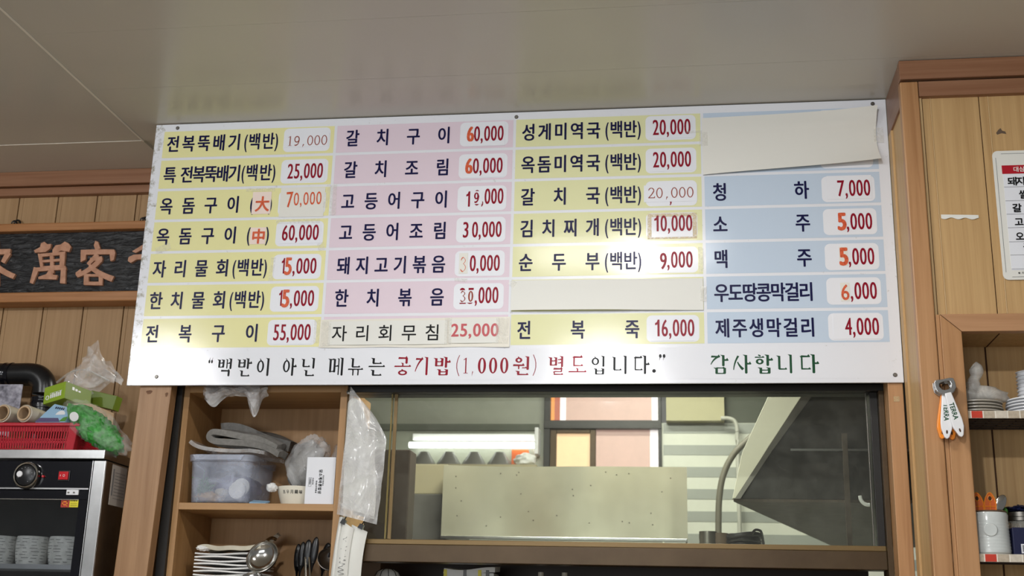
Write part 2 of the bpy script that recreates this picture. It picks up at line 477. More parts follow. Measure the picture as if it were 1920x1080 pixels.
# brush-serif letters for the footer: strokes on a unit square
def q_stem(x, y0, y1, t=.142):
    return [(x - t * 1.25, y1 + .01), (x + t * .55, y1 - .02), (x + t * .5, y0 + .03), (x + t * .1, y0 - .015), (x - t * .5, y0 + .02), (x - t * .45, y1 - .075)]
def q_bar(x0, x1, y, t=.082):
    return [(x0, y - t * .55), (x0 + .03, y + t * .75), (x1 - .15, y + t * .5), (x1 - .08, y + t * 1.45), (x1, y - t * .1), (x1 - .04, y - t * .5)]
def q_dia(p0, p1, w0, w1, bow=0):
    (ax, ay), (bx_, by) = p0, p1; dx, dy = bx_ - ax, by - ay; L = math.hypot(dx, dy); nx, ny = -dy / L, dx / L
    A = []; B = []
    for i in range(6):
        t = i / 5; k = bow * 4 * t * (1 - t); w_ = (w0 + (w1 - w0) * t) / 2
        x, y = ax + dx * t + nx * k, ay + dy * t + ny * k
        A.append((x + nx * w_, y + ny * w_)); B.append((x - nx * w_, y - ny * w_))
    return A + B[::-1]
def q_ring(cx, cy, rx, ry, tx=.125, ty=.075):
    n = 20; qs = []
    for i in range(n):
        a, b = 2 * PI * i / n, 2 * PI * (i + 1) / n
        qs.append([(cx + rx * math.cos(a), cy + ry * math.sin(a)), (cx + rx * math.cos(b), cy + ry * math.sin(b)),
                   (cx + (rx - tx) * math.cos(b), cy + (ry - ty) * math.sin(b)), (cx + (rx - tx) * math.cos(a), cy + (ry - ty) * math.sin(a))])
    return qs
def jamo(c, x0, y0, x1, y1):
    W, H = x1 - x0, y1 - y0; X = lambda u: x0 + u * W; Y = lambda v: y0 + v * H
    if c == 'g': return [q_bar(X(0), X(1), Y(.93)), q_stem(X(.88), Y(0), Y(.97))]
    if c == 'G': return [q_bar(X(.02), X(1), Y(.93)), q_dia((X(.86), Y(.97)), (X(0), Y(.02)), .125, .05, -.06)]
    if c == 'n': return [q_stem(X(.14), Y(.05), Y(1)), q_bar(X(.06), X(1.03), Y(.06), .06)]
    if c == 'd': return [q_bar(X(.05), X(1), Y(.93)), q_stem(X(.16), Y(.05), Y(.95), .09), q_bar(X(.08), X(1.05), Y(.06), .06)]
    if c == 'l': return [q_bar(X(.05), X(.98), Y(.95)), q_stem(X(.87), Y(.5), Y(.97), .08), q_bar(X(.1), X(.95), Y(.5), .05), q_stem(X(.15), Y(.05), Y(.5), .08), q_bar(X(.08), X(1.05), Y(.04), .055)]
    if c == 'm': return [q_stem(X(.15), Y(.0), Y(1)), q_stem(X(.85), Y(.0), Y(1)), q_bar(X(.1), X(.9), Y(.94), .05), q_bar(X(.1), X(.9), Y(.06), .05)]
    if c == 'b': return [q_stem(X(.15), Y(.0), Y(1)), q_stem(X(.85), Y(.0), Y(1)), q_bar(X(.1), X(.9), Y(.55), .05), q_bar(X(.1), X(.9), Y(.06), .05)]
    if c == 's': return [q_dia((X(.52), Y(1)), (X(0), Y(.02)), .115, .05, -.05), q_dia((X(.42), Y(.58)), (X(1), Y(.05)), .06, .155, -.03)]
    if c == 'o': return q_ring(X(.5), Y(.47), W * .46, H * .45) + [q_dia((X(.38), Y(1.04)), (X(.55), Y(.88)), .05, .06)]
    if c == 'h': return [q_dia((X(.36), Y(1.1)), (X(.6), Y(.97)), .06, .08), q_bar(X(.0), X(1), Y(.82), .05)] + q_ring(X(.5), Y(.33), W * .4, H * .33)
    return []
def syl(c, v, j=None):
    q = []
    if v in 'iaeA':            # upright vowels: i, a, ae (A), e
        top, bot = .96, (.36 if j else -.04)
        cy0 = .44 if j else .14
        wide = v in 'ia'
        q += jamo(c, .03, cy0, .56 if wide else .44, .90)
        sx = .78 if wide else .68
        m_ = (top + bot) / 2 + .02
        if v == 'i': q += [q_stem(.80, bot, top)]
        if v == 'a': q += [q_stem(.72, bot, top), q_bar(.74, 1.02, m_)]
        if v == 'A': q += [q_stem(.64, bot + .03, top - .04, .085), q_stem(.90, bot, top), q_bar(.64, .88, m_, .05)]
        if v == 'e': q += [q_stem(.66, bot + .03, top - .04, .085), q_stem(.90, bot, top), q_bar(.42, .66, m_, .05)]
        if j: q += jamo(j, .24, -.05, .88, .28)
    elif v == 'y':             # yeo
        q += jamo(c, .03, .44, .52, .90) + [q_stem(.84, .36, .96), q_bar(.55, .82, .76, .05), q_bar(.55, .82, .58, .05)]
        if j: q += jamo(j, .24, -.05, .90, .28)
    elif v == 'w':             # weo
        q += jamo(c, .12, .60, .56, .92) + [q_bar(.0, .68, .47), q_stem(.34, .26, .47, .08), q_bar(.52, .84, .33, .045), q_stem(.86, .22, .96)]
        if j: q += jamo(j, .22, -.05, .90, .17)
    else:                      # lying vowels: o, u, yu (U), eu (E)
        if j: q += jamo(c, .2, .60, .8, .93)
        else: q += jamo(c, .2, .40, .8, .93)
        y = .45 if j else (.10 if v == 'o' else .30)
        q += [q_bar(-.03, 1.03, y, .06)]
        if v == 'o': q += [q_stem(.5, y, y + .2, .09)]
        if v == 'u': q += [q_stem(.5, y - .34, y, .09)]
        if v == 'U': q += [q_stem(.33, y - .34, y, .09), q_stem(.68, y - .34, y, .09)]
        if j: q += jamo(j, .2, -.05, .82, .27)
    return q
def serif_digit(d, t=.13, u=.05):
    if d == '0': return q_ring(.5, .5, .40, .52, t, u)
    if d == '1': return [[(.44, 0), (.58, 0), (.58, 1.02), (.52, 1.02), (.44, .98)], [(.26, 0), (.76, 0), (.76, .035), (.26, .035)], [(.24, .86), (.46, .93), (.52, 1.02), (.24, .9)]]
    if d == '2': return [q_dia((.14, .78), (.46, 1.0), .10, u, .06), q_dia((.46, 1.0), (.80, .72), u, t, .08), q_dia((.80, .74), (.12, .04), t, u, .05), [(.1, 0), (.9, 0), (.92, .2), (.86, .2), (.8, .08), (.1, .08)]]
    if d == '3': return [q_dia((.16, .8), (.48, 1.0), .09, u, .06), q_dia((.48, 1.0), (.46, .56), u, u, .26), q_dia((.46, .56), (.46, .0), u, u, .32), q_dia((.46, .0), (.12, .16), u, .10, .05)]
    if d == '9': return q_ring(.48, .67, .37, .35, t, u * 1.3) + [q_dia((.80, .72), (.66, .16), t, t * .8, .03), q_dia((.68, .20), (.20, .05), t * .8, u * 1.6, .07)]
    if d == ',': return [q_dia((.5, .12), (.36, -.18), .16, .03, -.03)]
    return []
def put(mb, qs, x0, z0, wx, hz, y, mi=0, rot=0):
    cx, cz = x0 + wx / 2, z0 + hz / 2; ca, sa = math.cos(rot), math.sin(rot)
    for k, q in enumerate(qs):
        ar = sum(q[i][0] * q[(i + 1) % len(q)][1] - q[(i + 1) % len(q)][0] * q[i][1] for i in range(len(q)))
        if ar < 0: q = q[::-1]
        pts = []
        for a, b in q:
            px, pz = (a - .5) * wx, (b - .5) * hz
            pts.append((cx + px * ca - pz * sa, y - (k % 5) * 4e-6, cz + px * sa + pz * ca))
        mb.add(pts, [tuple(range(len(pts)))], mi)

# ================================================================ THE SETTING
CZ = 2.629
mb = MB()
ys = [.10, -.207, -.485, -.765, -1.045, -1.325, -1.605, -1.885, -2.165, -2.445, -2.725, -3.005, -3.285, -3.565, -3.845, -4.2]
for a, b in zip(ys, ys[1:]): mb.box(-.078, 3.6, b + .0004, a - .0004, CZ, CZ + .008)
mb.box(-2.6, -.0815, .1015, .36, CZ, CZ + .008); mb.box(-2.6, -.0815, -4.2, .0995, CZ, CZ + .008)
mb.box(-2.6, 3.6, -4.2, .36, CZ + .008, CZ + .03)
struct(mb.build('ceiling', 'ceiling'))
struct(MB().box(-.0832, -.0788, -4.2, .103, CZ - .0022, CZ).build('trim_1', 'tile_w'))
struct(MB().box(-2.6, -.083, .0988, .1012, CZ - .001, CZ).build('trim_2', 'tile_w'))
struct(MB().box(-2.6, 3.6, -5, 3.2, -.02, 0).build('floor', 'floor'))

mb = MB(); mb.box(-1.6, .13, .325, .34, 0, CZ, 2)
for k in range(-8, 6):
    x = -.541 + .1175 * k
    mb.box(x + .0015, x + .0125, .3185, .326, 0, 2.57, 1); mb.box(x + .0132, x + .116, .318, .326, 0, 2.57, 0)
struct(mb.build('wall_left', ['plank_dim', 'plank_dim', 'groove'], bevel=.0008))
struct(MB().box(-1.6, .13, .287, .325, 2.586, CZ).build('trim_3', 'crown', bevel=.002))
struct(MB().box(-1.6, .13, .298, .325, 2.561, 2.5845).build('trim_4', 'crown', bevel=.002))
# mounting posts and the header behind the menu board
lx = lambda z: .029 + .0293 * (z - 1.95)
struct(MB().box(.095, .1170, .060, .075, 0, 2.05).build('gap_shade_strip', 'frame_dark'))  # dark strip standing in for the shade between post and shelf unit
po = (MB().prism([(lx(0), 0), (lx(0) + .08, 0), (lx(2.62) + .08, 2.62), (lx(2.62), 2.62)], .012, .046).build('trim_5', 'post_wood', bevel=.0015))
struct(po)
for x, z, r1, r2 in ((.054, 1.936, .0075, .0055), (.0985, 1.930, .0035, .006)):
    mb = MB(); pts = [(x + r1 * (1 + .25 * math.sin(3 * a)) * math.cos(a), z + r2 * (1 + .2 * math.sin(2 * a + 1)) * math.sin(a)) for a in [2 * PI * k / 14 for k in range(14)]]
    mb.add([(a_, .0116, b_) for a_, b_ in pts], [tuple(range(14))]); mb.build('knot', 'knot', po)
struct(MB().box(1.766, 1.7985, .008, .07, 0, 2.046).build('trim_6', 'wood_v', bevel=.0015))
struct(MB().box(.12, 1.80, .086, .095, 1.963, 2.75, 0).box(.56, .86, .095, .10, 1.963, 2.75, 1).box(.12, .33, .095, .10, 1.963, 2.75, 1).box(1.40, 1.80, .095, .10, 1.963, 2.75, 1).build('wall_back_reflector', ['pale_wall', 'cupboard_grey']))  # pale unseen face and dark panels added for the hood's reflections
struct(MB().box(.14, 1.797, .012, .085, 2.05, CZ).box(.14, 1.76, .03, .085, 1.962, 2.05).build('wall_back', 'frame_dark'))

# service window between dining room and kitchen
wn = thing('window_1', (1.15, .1, 1.55), 'wide bronze framed sliding kitchen window under the menu board', 'window'); struct(wn)
mb = MB(); mb.box(.53, 1.766, .07, .14, 1.946, 1.9615, 0)
mb.box(1.737, 1.754, .085, .135, 1.556, 1.946, 0); mb.box(1.754, 1.7655, .065, .14, 1.30, 1.946, 1)
mb.box(.53, 1.754, .084, .135, 1.593, 1.6045, 2); mb.box(.53, 1.754, .078, .135, 1.553, 1.5925, 1)
mb.box(1.729, 1.7315, .092, .100, 1.6045, 1.946, 3)
mb.build('frame', ['frame_dark', 'bronze', 'bronze_light', 'steel_dark'], wn, bevel=.0012)
mb = MB(); mb.box(.53, 1.737, .101, .105, 1.6045, 1.946); mb.build('pane', 'glass', wn)
mb = MB(); mb.box(.629, .6325, .094, .1005, 1.606, 1.946, 0); mb.box(.6365, .644, .095, .1005, 1.606, 1.946, 1)
o = mb.build('gasket', ['seal', 'bronze_light'], wn); o['label'] = 'yellowed sealing strip'
struct(MB().box(.53, 1.766, .136, .50, 1.585, 1.6035).build('sill_1', 'stripe_light'))
struct(MB().box(.53, 1.766, .47, .50, .9, 1.584).build('wall_dark_backing', 'dark_brown'))  # dark panel added so the opening below the rail stays dark

# kitchen shell
KY = 2.45
mb = MB(); mb.box(-1.4, .722, KY, KY + .05, 0, 2.75, 0); mb.box(.722, 1.219, KY, KY + .05, 0, 2.08, 0); mb.box(.722, 1.219, KY, KY + .05, 2.45, 2.75, 0)
mb.box(1.219, 3.0, KY, KY + .05, 0, 2.296, 1); mb.box(1.48, 3.0, KY, KY + .05, 2.296, 2.75, 3)
mb.box(1.240, 1.48, KY - .06, KY + .05, 2.296, 2.75, 2)
z = 2.294
while z > 1.2: mb.box(1.226, 3.0, KY - .002, KY + .01, z - .042, z, 4); z -= .0915
mb.box(-1.4, .70, KY - .012, KY + .01, 2.262, 2.29, 3)
struct(mb.build('wall_kitchen', ['tile_grey', 'stripe_light', 'olive_wall', 'dark_wall', 'stripe_dark']))
struct(MB().box(-1.4, -1.35, .4, KY, 0, 2.75).build('wall_kitchen_left', 'tile_grey'))
struct(MB().box(2.95, 3.0, .1, KY, 0, 2.75).build('wall_kitchen_right', 'tile_grey'))
struct(MB().box(-1.4, 3.0, .36, KY + .05, 2.75, 2.78).build('ceiling_kitchen', 'pale_wall'))
wn = thing('window_2', (.966, KY, 2.08), 'dark framed kitchen window with rosy panes seen through the glass', 'window'); struct(wn)
x0, x1, z0, z1 = .722, 1.219, 2.08, 2.47
mb = MB(); mb.box(x0, x0 + .026, KY - .03, KY + .03, z0, z1); mb.box(x1 - .014, x1, KY - .03, KY + .03, z0, z1)
mb.box(x0, x1, KY - .035, KY + .03, 2.266, 2.302); mb.box(x0, x1, KY - .03, KY + .03, z0 - .02, z0)
mb.build('frame', 'frame_dark', wn, bevel=.002)
mb = MB(); mb.box(.748, .775, KY - .02, KY + .02, z0, 2.266); mb.box(.918, .942, KY - .02, KY + .02, z0, 2.266); mb.box(.775, .918, KY - .02, KY + .02, 2.25, 2.266)
mb.build('sash', 'bronze', wn, bevel=.002)
MB().box(.775, .918, KY, KY + .006, z0, 2.25).build('pane', 'win_peach', wn)
mb = MB(); mb.box(.942, 1.17, KY + .004, KY + .01, z0, 2.266, 0); mb.box(1.17, 1.205, KY + .004, KY + .01, z0, 2.266, 1)
mb.build('pane', ['win_pink', 'win_white'], wn)
mb = MB(); mb.box(.748, .763, KY, KY + .006, 2.302, z1, 2); mb.box(.763, .787, KY, KY + .006, 2.302, z1, 3); mb.box(.787, .812, KY, KY + .006, 2.302, z1, 1)
mb.box(.812, 1.178, KY, KY + .006, 2.302, z1, 0); mb.box(1.178, 1.205, KY, KY + .006, 2.302, z1, 1)
mb.build('pane', ['win_pink', 'win_white', 'win_orange', 'win_red'], wn)

# ================================================================ MENU BOARD
BZ = 1.95
bd = thing('menu_board', (.9, 0, BZ), 'wide white Korean menu board with pastel price rows, screwed up under the ceiling', 'menu board')
MB().box(0, 1.8, 0, .006, BZ, BZ + .6765).build('panel', 'board', bd, bevel=.0012)
CX = [(.0245, .4705), (.4775, .920), (.927, 1.370), (1.377, 1.775)]
RZ = [.660, .581, .4985, .4165, .334, .2525, .168, .088]
ROWC = [.622, .538, .455, .375, .291, .210, .127]
PX = [(.341, .461), (.789, .908), (1.240, 1.359), (1.644, 1.763)]
ROWS = {}; STK = []
INKS = {'dark_ink': 2, 'red_ink': 3, 'orange_ink': 4, 'brown_ink': 5, 'black_ink': 6}
def merge(dst, src, mi):
    k = len(dst.v); dst.v += src.v
    for f_ in src.f: dst.f.append(tuple(i + k for i in f_)); dst.mi.append(mi)
def stamp(m_, mat): merge(STK[-1][1], m_, INKS[mat])
for c, (a, b) in enumerate(CX):
    for r in range(7):
        mb = ROWS[c, r] = MB()
        mb.add([(a, -.0003, BZ + RZ[r + 1] + .0035), (b, -.0003, BZ + RZ[r + 1] + .0035), (b, -.0003, BZ + RZ[r] - .0035), (a, -.0003, BZ + RZ[r] - .0035)], [(0, 1, 2, 3)], 0)
        zc = ROWC[r] + BZ
        mb.add([(x, -.0006, z_) for x, z_ in rrect(PX[c][0], PX[c][1], zc - .0315, zc + .0315, .012)], [tuple(range(24))], 1)
YI = -.0010; YS = -.0022
def name_(c, r, s, x0, x1, par=None):
    m_ = MB(); zc = BZ + ROWC[r]
    hangul(m_, s, x0, x1, zc, YI)
    if par:
        fit(m_, '(', par[0], par[0] + .0065, zc - .0165, zc + .0185, YI, .0007, .0003); fit(m_, ')', par[1] - .0065, par[1], zc - .0165, zc + .0185, YI, .0007, .0003)
        if par[2]: hangul(m_, par[2], par[0] + .0110, par[1] - .0105, zc, YI, .0288, bx=.0008)
    merge(ROWS[c, r], m_, 2)
BB = '백반'
for a in [(0, 0, '전복뚝배기', .036, .228, (.240, .326, BB)), (0, 2, '옥돔구이', .036, .240, (.270, .324, '')),
          (0, 3, '옥돔구이', .036, .240, (.269, .323, '')), (0, 4, '자리물회', .036, .228, (.240, .325, BB)), (0, 5, '한치물회', .036, .228, (.240, .325, BB)), (0, 6, '전복구이', .036, .317),
          (1, 0, '갈치구이', .503, .764), (1, 1, '갈치조림', .503, .764), (1, 2, '고등어구이', .502, .764), (1, 3, '고등어조림', .502, .764), (1, 4, '돼지고기볶음', .502, .764), (1, 5, '한치볶음', .502, .764),
          (2, 0, '성게미역국', .943, 1.130, (1.145, 1.228, BB)), (2, 1, '옥돔미역국', .943, 1.130, (1.145, 1.228, BB)), (2, 2, '갈치국', .944, 1.130, (1.145, 1.228, BB)), (2, 3, '김치찌개', .944, 1.130, (1.145, 1.228, BB)),
          (2, 4, '순두부', .943, 1.130, (1.145, 1.228, BB)), (2, 6, '전복죽', .943, 1.222),
          (3, 2, '청하', 1.397, 1.613), (3, 3, '소주', 1.396, 1.613), (3, 4, '맥주', 1.396, 1.613), (3, 5, '우도땅콩막걸리', 1.395, 1.614), (3, 6, '제주생막걸리', 1.396, 1.614)]:
    name_(*a)
m_ = MB(); zc = BZ + ROWC[1]
hangul(m_, '특', .036, .066, zc, YI); hangul(m_, '전복뚝배기', .081, .236, zc, YI)
fit(m_, '(', .2405, .247, zc - .0165, zc + .0185, YI, .0007, .0003); fit(m_, ')', .3195, .326, zc - .0165, zc + .0185, YI, .0007, .0003); hangul(m_, BB, .2515, .3155, zc, YI, .0288, bx=.0008)
merge(ROWS[0, 1], m_, 2)

def col(x): return 0 if x < .474 else 1 if x < .9235 else 2 if x < 1.3735 else 3
def row(z): return min(range(7), key=lambda k: abs(ROWC[k] - z))
def sticker(x0, x1, z0, z1, mat='cell_white', y=-.0008, th=.0006, rot=0, name='price_sticker'):
    m_ = MB(); m_.box(x0, x1, y - th, y, BZ + z0, BZ + z1)
    if rot:
        c = Vector(((x0 + x1) / 2, y, BZ + (z0 + z1) / 2)); m_.xf(Matrix.Translation(c) @ Matrix.Rotation(rot, 4, 'Y') @ Matrix.Translation(-c))
    STK.append((name, m_, (col(x0), row((z0 + z1) / 2)), mat))
def tape(x0, x1, z0, z1, rot=0, mat='tape', y=-.0026, parent=None):
    m_ = MB(); m_.box(x0, x1, y - .0003, y, BZ + z0, BZ + z1)
    if rot:
        c = Vector(((x0 + x1) / 2, y, BZ + (z0 + z1) / 2)); m_.xf(Matrix.Translation(c) @ Matrix.Rotation(rot, 4, 'Y') @ Matrix.Translation(-c))
    return m_.build('tape', mat, parent or bd)
def price(r, s, x0, x1, y=YI, dz=0, mat='red_ink', h=.0205, bx=.0007, bz=.0001):
    m_ = MB(); zc = BZ + ROWC[r] + dz
    fit(m_, s, x0, x1, zc - h + .0015, zc + h - .0005, y, bx, bz)
    merge(STK[-1][1] if y == YP else ROWS[col(x0), r], m_, INKS[mat])
YP = -.0018
# column one
sticker(.343, .458, .603, .638)
m_ = MB()
for i, ch in enumerate('19,000'):
    put(m_, serif_digit(ch, .13, .08), .349 + i * .0180 - (.002 if i > 2 else 0), BZ + .6065, .0185, .0255, YP)
stamp(m_, 'brown_ink')
sticker(.354, .454, .511, .566); price(1, '25,000', .359, .448, YP)
sticker(.274, .322, .428, .486, 'paper_pink'); sticker(.345, .458, .418, .494, 'paper_cream', rot=.01)
m_ = MB(); hangul(m_, '大', .2835, .3135, BZ + .4540, YP, .030, .038, .0012, .0010); stamp(m_, 'orange_ink')
m_ = MB(); fit(m_, '7', .362, .378, BZ + .444, BZ + .484, YP, .0005, .0003, rot=.05); fit(m_, '0,000', .380, .450, BZ + .449, BZ + .482, YP, .0001, .0001, rot=.03); stamp(m_, 'orange_ink')
sticker(.276, .316, .350, .393, 'paper_pink')
m_ = MB(); hangul(m_, '中', .2815, .3105, BZ + .3700, YP, .029, .036, .0013, .0012); stamp(m_, 'orange_ink')
sticker(.352, .454, .350, .399); price(3, '60,000', .358, .449, YP, .002)
for r in (4, 5):
    price(r, '1', .363, .370, YI, .002)
    sticker(.3705, .3875, ROWC[r] - .022, ROWC[r] + .024, 'cell_white')
    m_ = MB(); zc = BZ + ROWC[r]
    fit(m_, '5', .372, .387, zc - .020, zc + .0225, YP, .0016 + .0005 * (r - 4), .0012); stamp(m_, 'orange_ink')
    price(r, ',000', .3915, .449, YI, .001)
sticker(.349, .451, .098, .154); price(6, '55,000', .357, .447, YP)
# column two
sticker(.802, .900, .590, .647); price(0, '0,000', .8245, .896, YP); price(0, '6', .808, .822, YP, mat='orange_ink', bx=.002)
sticker(.802, .900, .508, .566); price(1, '0,000', .8245, .896, YP); price(1, '6', .807, .8215, YP, mat='orange_ink', bx=.002)
price(2, '1', .811, .819, YI, -.002); price(2, '0', .829, .844, YI, .001); price(2, ',000', .8475, .900, YI, .004)
sticker(.820, .8495, .440, .473)
m_ = MB(); put(m_, serif_digit('9', .24, .10), .8275, BZ + .4435, .0160, .0255, YP); stamp(m_, 'red_ink')
price(3, '3', .806, .818, YI); price(3, '0,000', .828, .898, YI)
price(4, '0,000', .8255, .896, YI)
sticker(.799, .820, .266, .317, 'paper_cream')
m_ = MB(); put(m_, serif_digit('3', .10, .075), .8010, BZ + .271, .0180, .035, YP); stamp(m_, 'orange_ink')
price(5, '2', .804, .818, YI, .001); price(5, '5', .823, .837, YI, .001); price(5, ',000', .8405, .895, YI, .002)
sticker(.8030, .8385, .1945, .2250)
m_ = MB(); put(m_, serif_digit('3', .26, .14), .8040, BZ + .197, .016, .0255, YP); put(m_, serif_digit('0', .26, .12), .8222, BZ + .197, .0155, .0255, YP); stamp(m_, 'brown_ink')
# column three
for r in (0, 1):
    sticker(1.2495, 1.349, ROWC[r] - .0275, ROWC[r] + .030); price(r, '20,000', 1.258, 1.346, YP, .001 + .001 * r)
price(2, ',', 1.296, 1.2995, YI, -.004)
sticker(1.2355, 1.3595, .434, .476, 'cell_white', rot=.0)
m_ = MB()
for i, ch in enumerate('20,000'):
    put(m_, serif_digit(ch, .13, .08), 1.2440 + i * .0184 - (.002 if i > 2 else 0), BZ + .4435, .0190, .0255, YP)
stamp(m_, 'brown_ink')
sticker(1.2435, 1.3575, .342, .405, 'tape_old', y=-.0009, th=.0003, name='tape'); sticker(1.2530, 1.3480, .3465, .3965)
price(3, '10,000', 1.260, 1.3465, YP, .005)
price(4, ',000', 1.2890, 1.3460, YI); price(4, '9', 1.2725, 1.2865, YI, -.003, bx=.001)
sticker(1.250, 1.346, .098, .1535); price(6, '16,000', 1.260, 1.347, YP, .001)
# column four
sticker(1.656, 1.756, .430, .4875); price(2, '7', 1.680, 1.6945, YP, .001); price(2, ',000', 1.6975, 1.752, YP, .001)
for r, mt in ((3, 'cell_white'), (4, 'paper_cream')):
    price(r, ',000', 1.6965, 1.752, YI); sticker(1.6755, 1.6950, ROWC[r] - .0215, ROWC[r] + .0235, mt)
    m_ = MB(); zc = BZ + ROWC[r]; fit(m_, '5', 1.6775, 1.6935, zc - .0195, zc + .0205, YP, .0022, .0016); stamp(m_, 'orange_ink')
price(5, ',000', 1.6970, 1.753, YI); sticker(1.6745, 1.6950, .186, .2295, 'paper_cream')
m_ = MB(); zc = BZ + ROWC[5]; fit(m_, '6', 1.6765, 1.6930, zc - .0205, zc + .0150, YP, .0006, .0005); stamp(m_, 'orange_ink')
sticker(1.655, 1.757, .0985, .1555); price(6, '4', 1.681, 1.6945, YP); price(6, ',000', 1.6975, 1.753, YP)
for (c, r), m_ in ROWS.items():
    if (c, r) in ((3, 0), (3, 1), (2, 5), (1, 6)): m_.build('menu_row', [['cell_yellow', 'cell_pink', 'cell_lime', 'cell_blue'][c], 'cell_white'], bd); continue
    o = m_.build('menu_row', [['cell_yellow', 'cell_pink', 'cell_lime', 'cell_blue'][c], 'cell_white', 'dark_ink', 'red_ink', 'orange_ink', 'brown_ink', 'black_ink'], bd)
    for nm, sm, key, mt in STK:
        if key == (c, r): sm.build(nm, [mt, mt, 'dark_ink', 'red_ink', 'orange_ink', 'brown_ink', 'black_ink'], o)
# footer lines in brush serif
FZ = BZ + .0235; FH = .0430; YF = -.0005
SY = {'백': ('b', 'A', 'g'), '반': ('b', 'a', 'n'), '이': ('o', 'i'), '아': ('o', 'a'), '닌': ('n', 'i', 'n'), '메': ('m', 'e'), '뉴': ('n', 'U'), '는': ('n', 'E', 'n'),
      '공': ('g', 'o', 'o'), '기': ('G', 'i'), '밥': ('b', 'a', 'b'), '원': ('o', 'w', 'n'), '별': ('b', 'y', 'l'), '도': ('d', 'o'), '입': ('o', 'i', 'b'), '니': ('n', 'i'),
      '다': ('d', 'a'), '감': ('G', 'a', 'm'), '사': ('s', 'a'), '합': ('h', 'a', 'b')}
NT = MB(); NT.add([(.03, -.0003, BZ + .010), (1.77, -.0003, BZ + .010), (1.77, -.0003, BZ + .083), (.03, -.0003, BZ + .083)], [(0, 1, 2, 3)], 0)
def foot(items, mat):
    m_ = MB()
    for ch, a, b in items:
        if ch in SY: put(m_, syl(*SY[ch]), a, FZ, b - a, FH, YF)
        elif ch == '(': put(m_, [q_dia((.8, 1.05), (.8, -.1), .12, .12, -.42)], a, FZ, b - a, FH, YF)
        elif ch == ')': put(m_, [q_dia((.2, 1.05), (.2, -.1), .12, .12, .42)], a, FZ, b - a, FH, YF)
        elif ch == '.': put(m_, [[(.5 + .5 * math.cos(t), .5 + .5 * math.sin(t)) for t in [2 * PI * k / 12 for k in range(12)]]], a, FZ + .001, b - a, b - a, YF)
        elif ch in '“”':
            s_ = 1 if ch == '“' else -1
            for dx in (0, .5):
                k0 = a + dx * (b - a); wq = (b - a) * .42
                put(m_, [[(.5 + .42 * math.cos(t), .5 - s_ * .22 + .32 * math.sin(t)) for t in [2 * PI * k / 12 for k in range(12)]], q_dia((.5 - s_ * .36, .5 - s_ * .2), (.5 + s_ * .3, .5 + s_ * .5), .3, .08, -.12)], k0, FZ + .030, wq, .0135, YF)
        else: put(m_, serif_digit(ch, .24, .075), a, FZ + .002, b - a, FH * .84, YF)
    merge(NT, m_, {'black_ink': 1, 'red_ink': 2, 'green_ink': 3}[mat])
foot([('“', .200, .213), ('백', .225, .260), ('반', .274, .309), ('이', .320, .356), ('아', .384, .419), ('닌', .432, .467), ('메', .498, .533), ('뉴', .545, .580), ('는', .594, .632)], 'black_ink')
foot([('공', .656, .694), ('기', .704, .739), ('밥', .750, .788), ('(', .797, .812), ('1', .814, .834), (',', .835, .847), ('0', .850, .874), ('0', .876, .900), ('0', .902, .926), ('원', .934, .974), (')', .978, .993),
      ('별', 1.018, 1.053), ('도', 1.063, 1.103)], 'red_ink')
foot([('입', 1.113, 1.149), ('니', 1.163, 1.199), ('다', 1.210, 1.246), ('.', 1.252, 1.2605), ('”', 1.267, 1.284)], 'black_ink')
foot([('감', 1.382, 1.422), ('사', 1.432, 1.472), ('합', 1.479, 1.520), ('니', 1.530, 1.566), ('다', 1.578, 1.620)], 'green_ink')
NT.build('notice', ['board_plain', 'black_ink', 'red_ink', 'green_ink'], bd)
for x, z in ((.058, .666), (.927, .664), (1.770, .666), (1.782, .017), (.074, .021)):
    MB().lathe([(0, -.0024), (.0035, -.0022), (.0048, -.0008), (.005, .001)], (x, 0, BZ + z), 16, 'y').build('screw', 'steel_dark', bd, smooth=True)
# tape scraps on the sheet
for a in [(.459, .470, .44, .50, .12), (.472, .488, .42, .50, -.02), (.334, .345, .255, .315, .05), (.455, .4695, .10, .158, .0), (.256, .33, .487, .497, .02), (.036, .075, .335, .352, -.35), (.34, .45, .401, .412, .0),
          (1.336, 1.386, .606, .612, -.03), (.79, .82, .246, .254, .1), (.45, .466, .33, .35, -.3), (1.36, 1.372, .26, .32, 0)]:
    tape(*a)

# paper slips taped over the board
o = thing('paper_strip', (1.147, -.003, BZ + .168), 'blank white paper strip taped over the row above the abalone porridge price row', 'paper')
def f(u, v):
    x = .926 + .443 * u; z = BZ + .247 + v * -.078 + .004 * (1 - u) * v
    lift = .0085 * math.sin(PI * min(1, u * 1.5)) * v ** 3 + .0022 * math.sin(u * 9 + v * 2) * v + .003 * v ** 2
    return (x, -.0026 - max(0, lift), z - .002 * u * (1 - v))
MB().sheet(lambda u, v: f(1 - u, v), 40, 12, .0004).build('sheet', 'paper', o, smooth=True)
tape(1.363, 1.377, .190, .225, .02, y=-.0036, parent=o); tape(.921, .936, .232, .247, .6, y=-.0036, parent=o)
o = thing('paper_cover', (1.575, -.003, BZ + .505), 'large blank cream paper folded and taped over the top right rows of the menu board', 'paper')
def f(u, v):
    zt = .643 + .0085 * u; zb = .4975 + .0185 * u ** .9
    x = 1.3735 + .4035 * u - .004 * u * math.sin(PI * v) * (1 if u > .9 else u)
    z = zt + (zb - zt) * v
    lift = .022 * u ** 4 * (1 - math.sin(PI * v)) ** 1.3 + .009 * v ** 5 * (u * (1.15 - u)) * 2.2 + .004 * math.exp(-((v - .22) / .10) ** 2) * u + .003 * v ** 4
    return (x, -.0026 - lift, BZ + z)
MB().sheet(lambda u, v: f(1 - u, v), 36, 24, .0006).build('sheet', 'paper_cream', o, smooth=True)
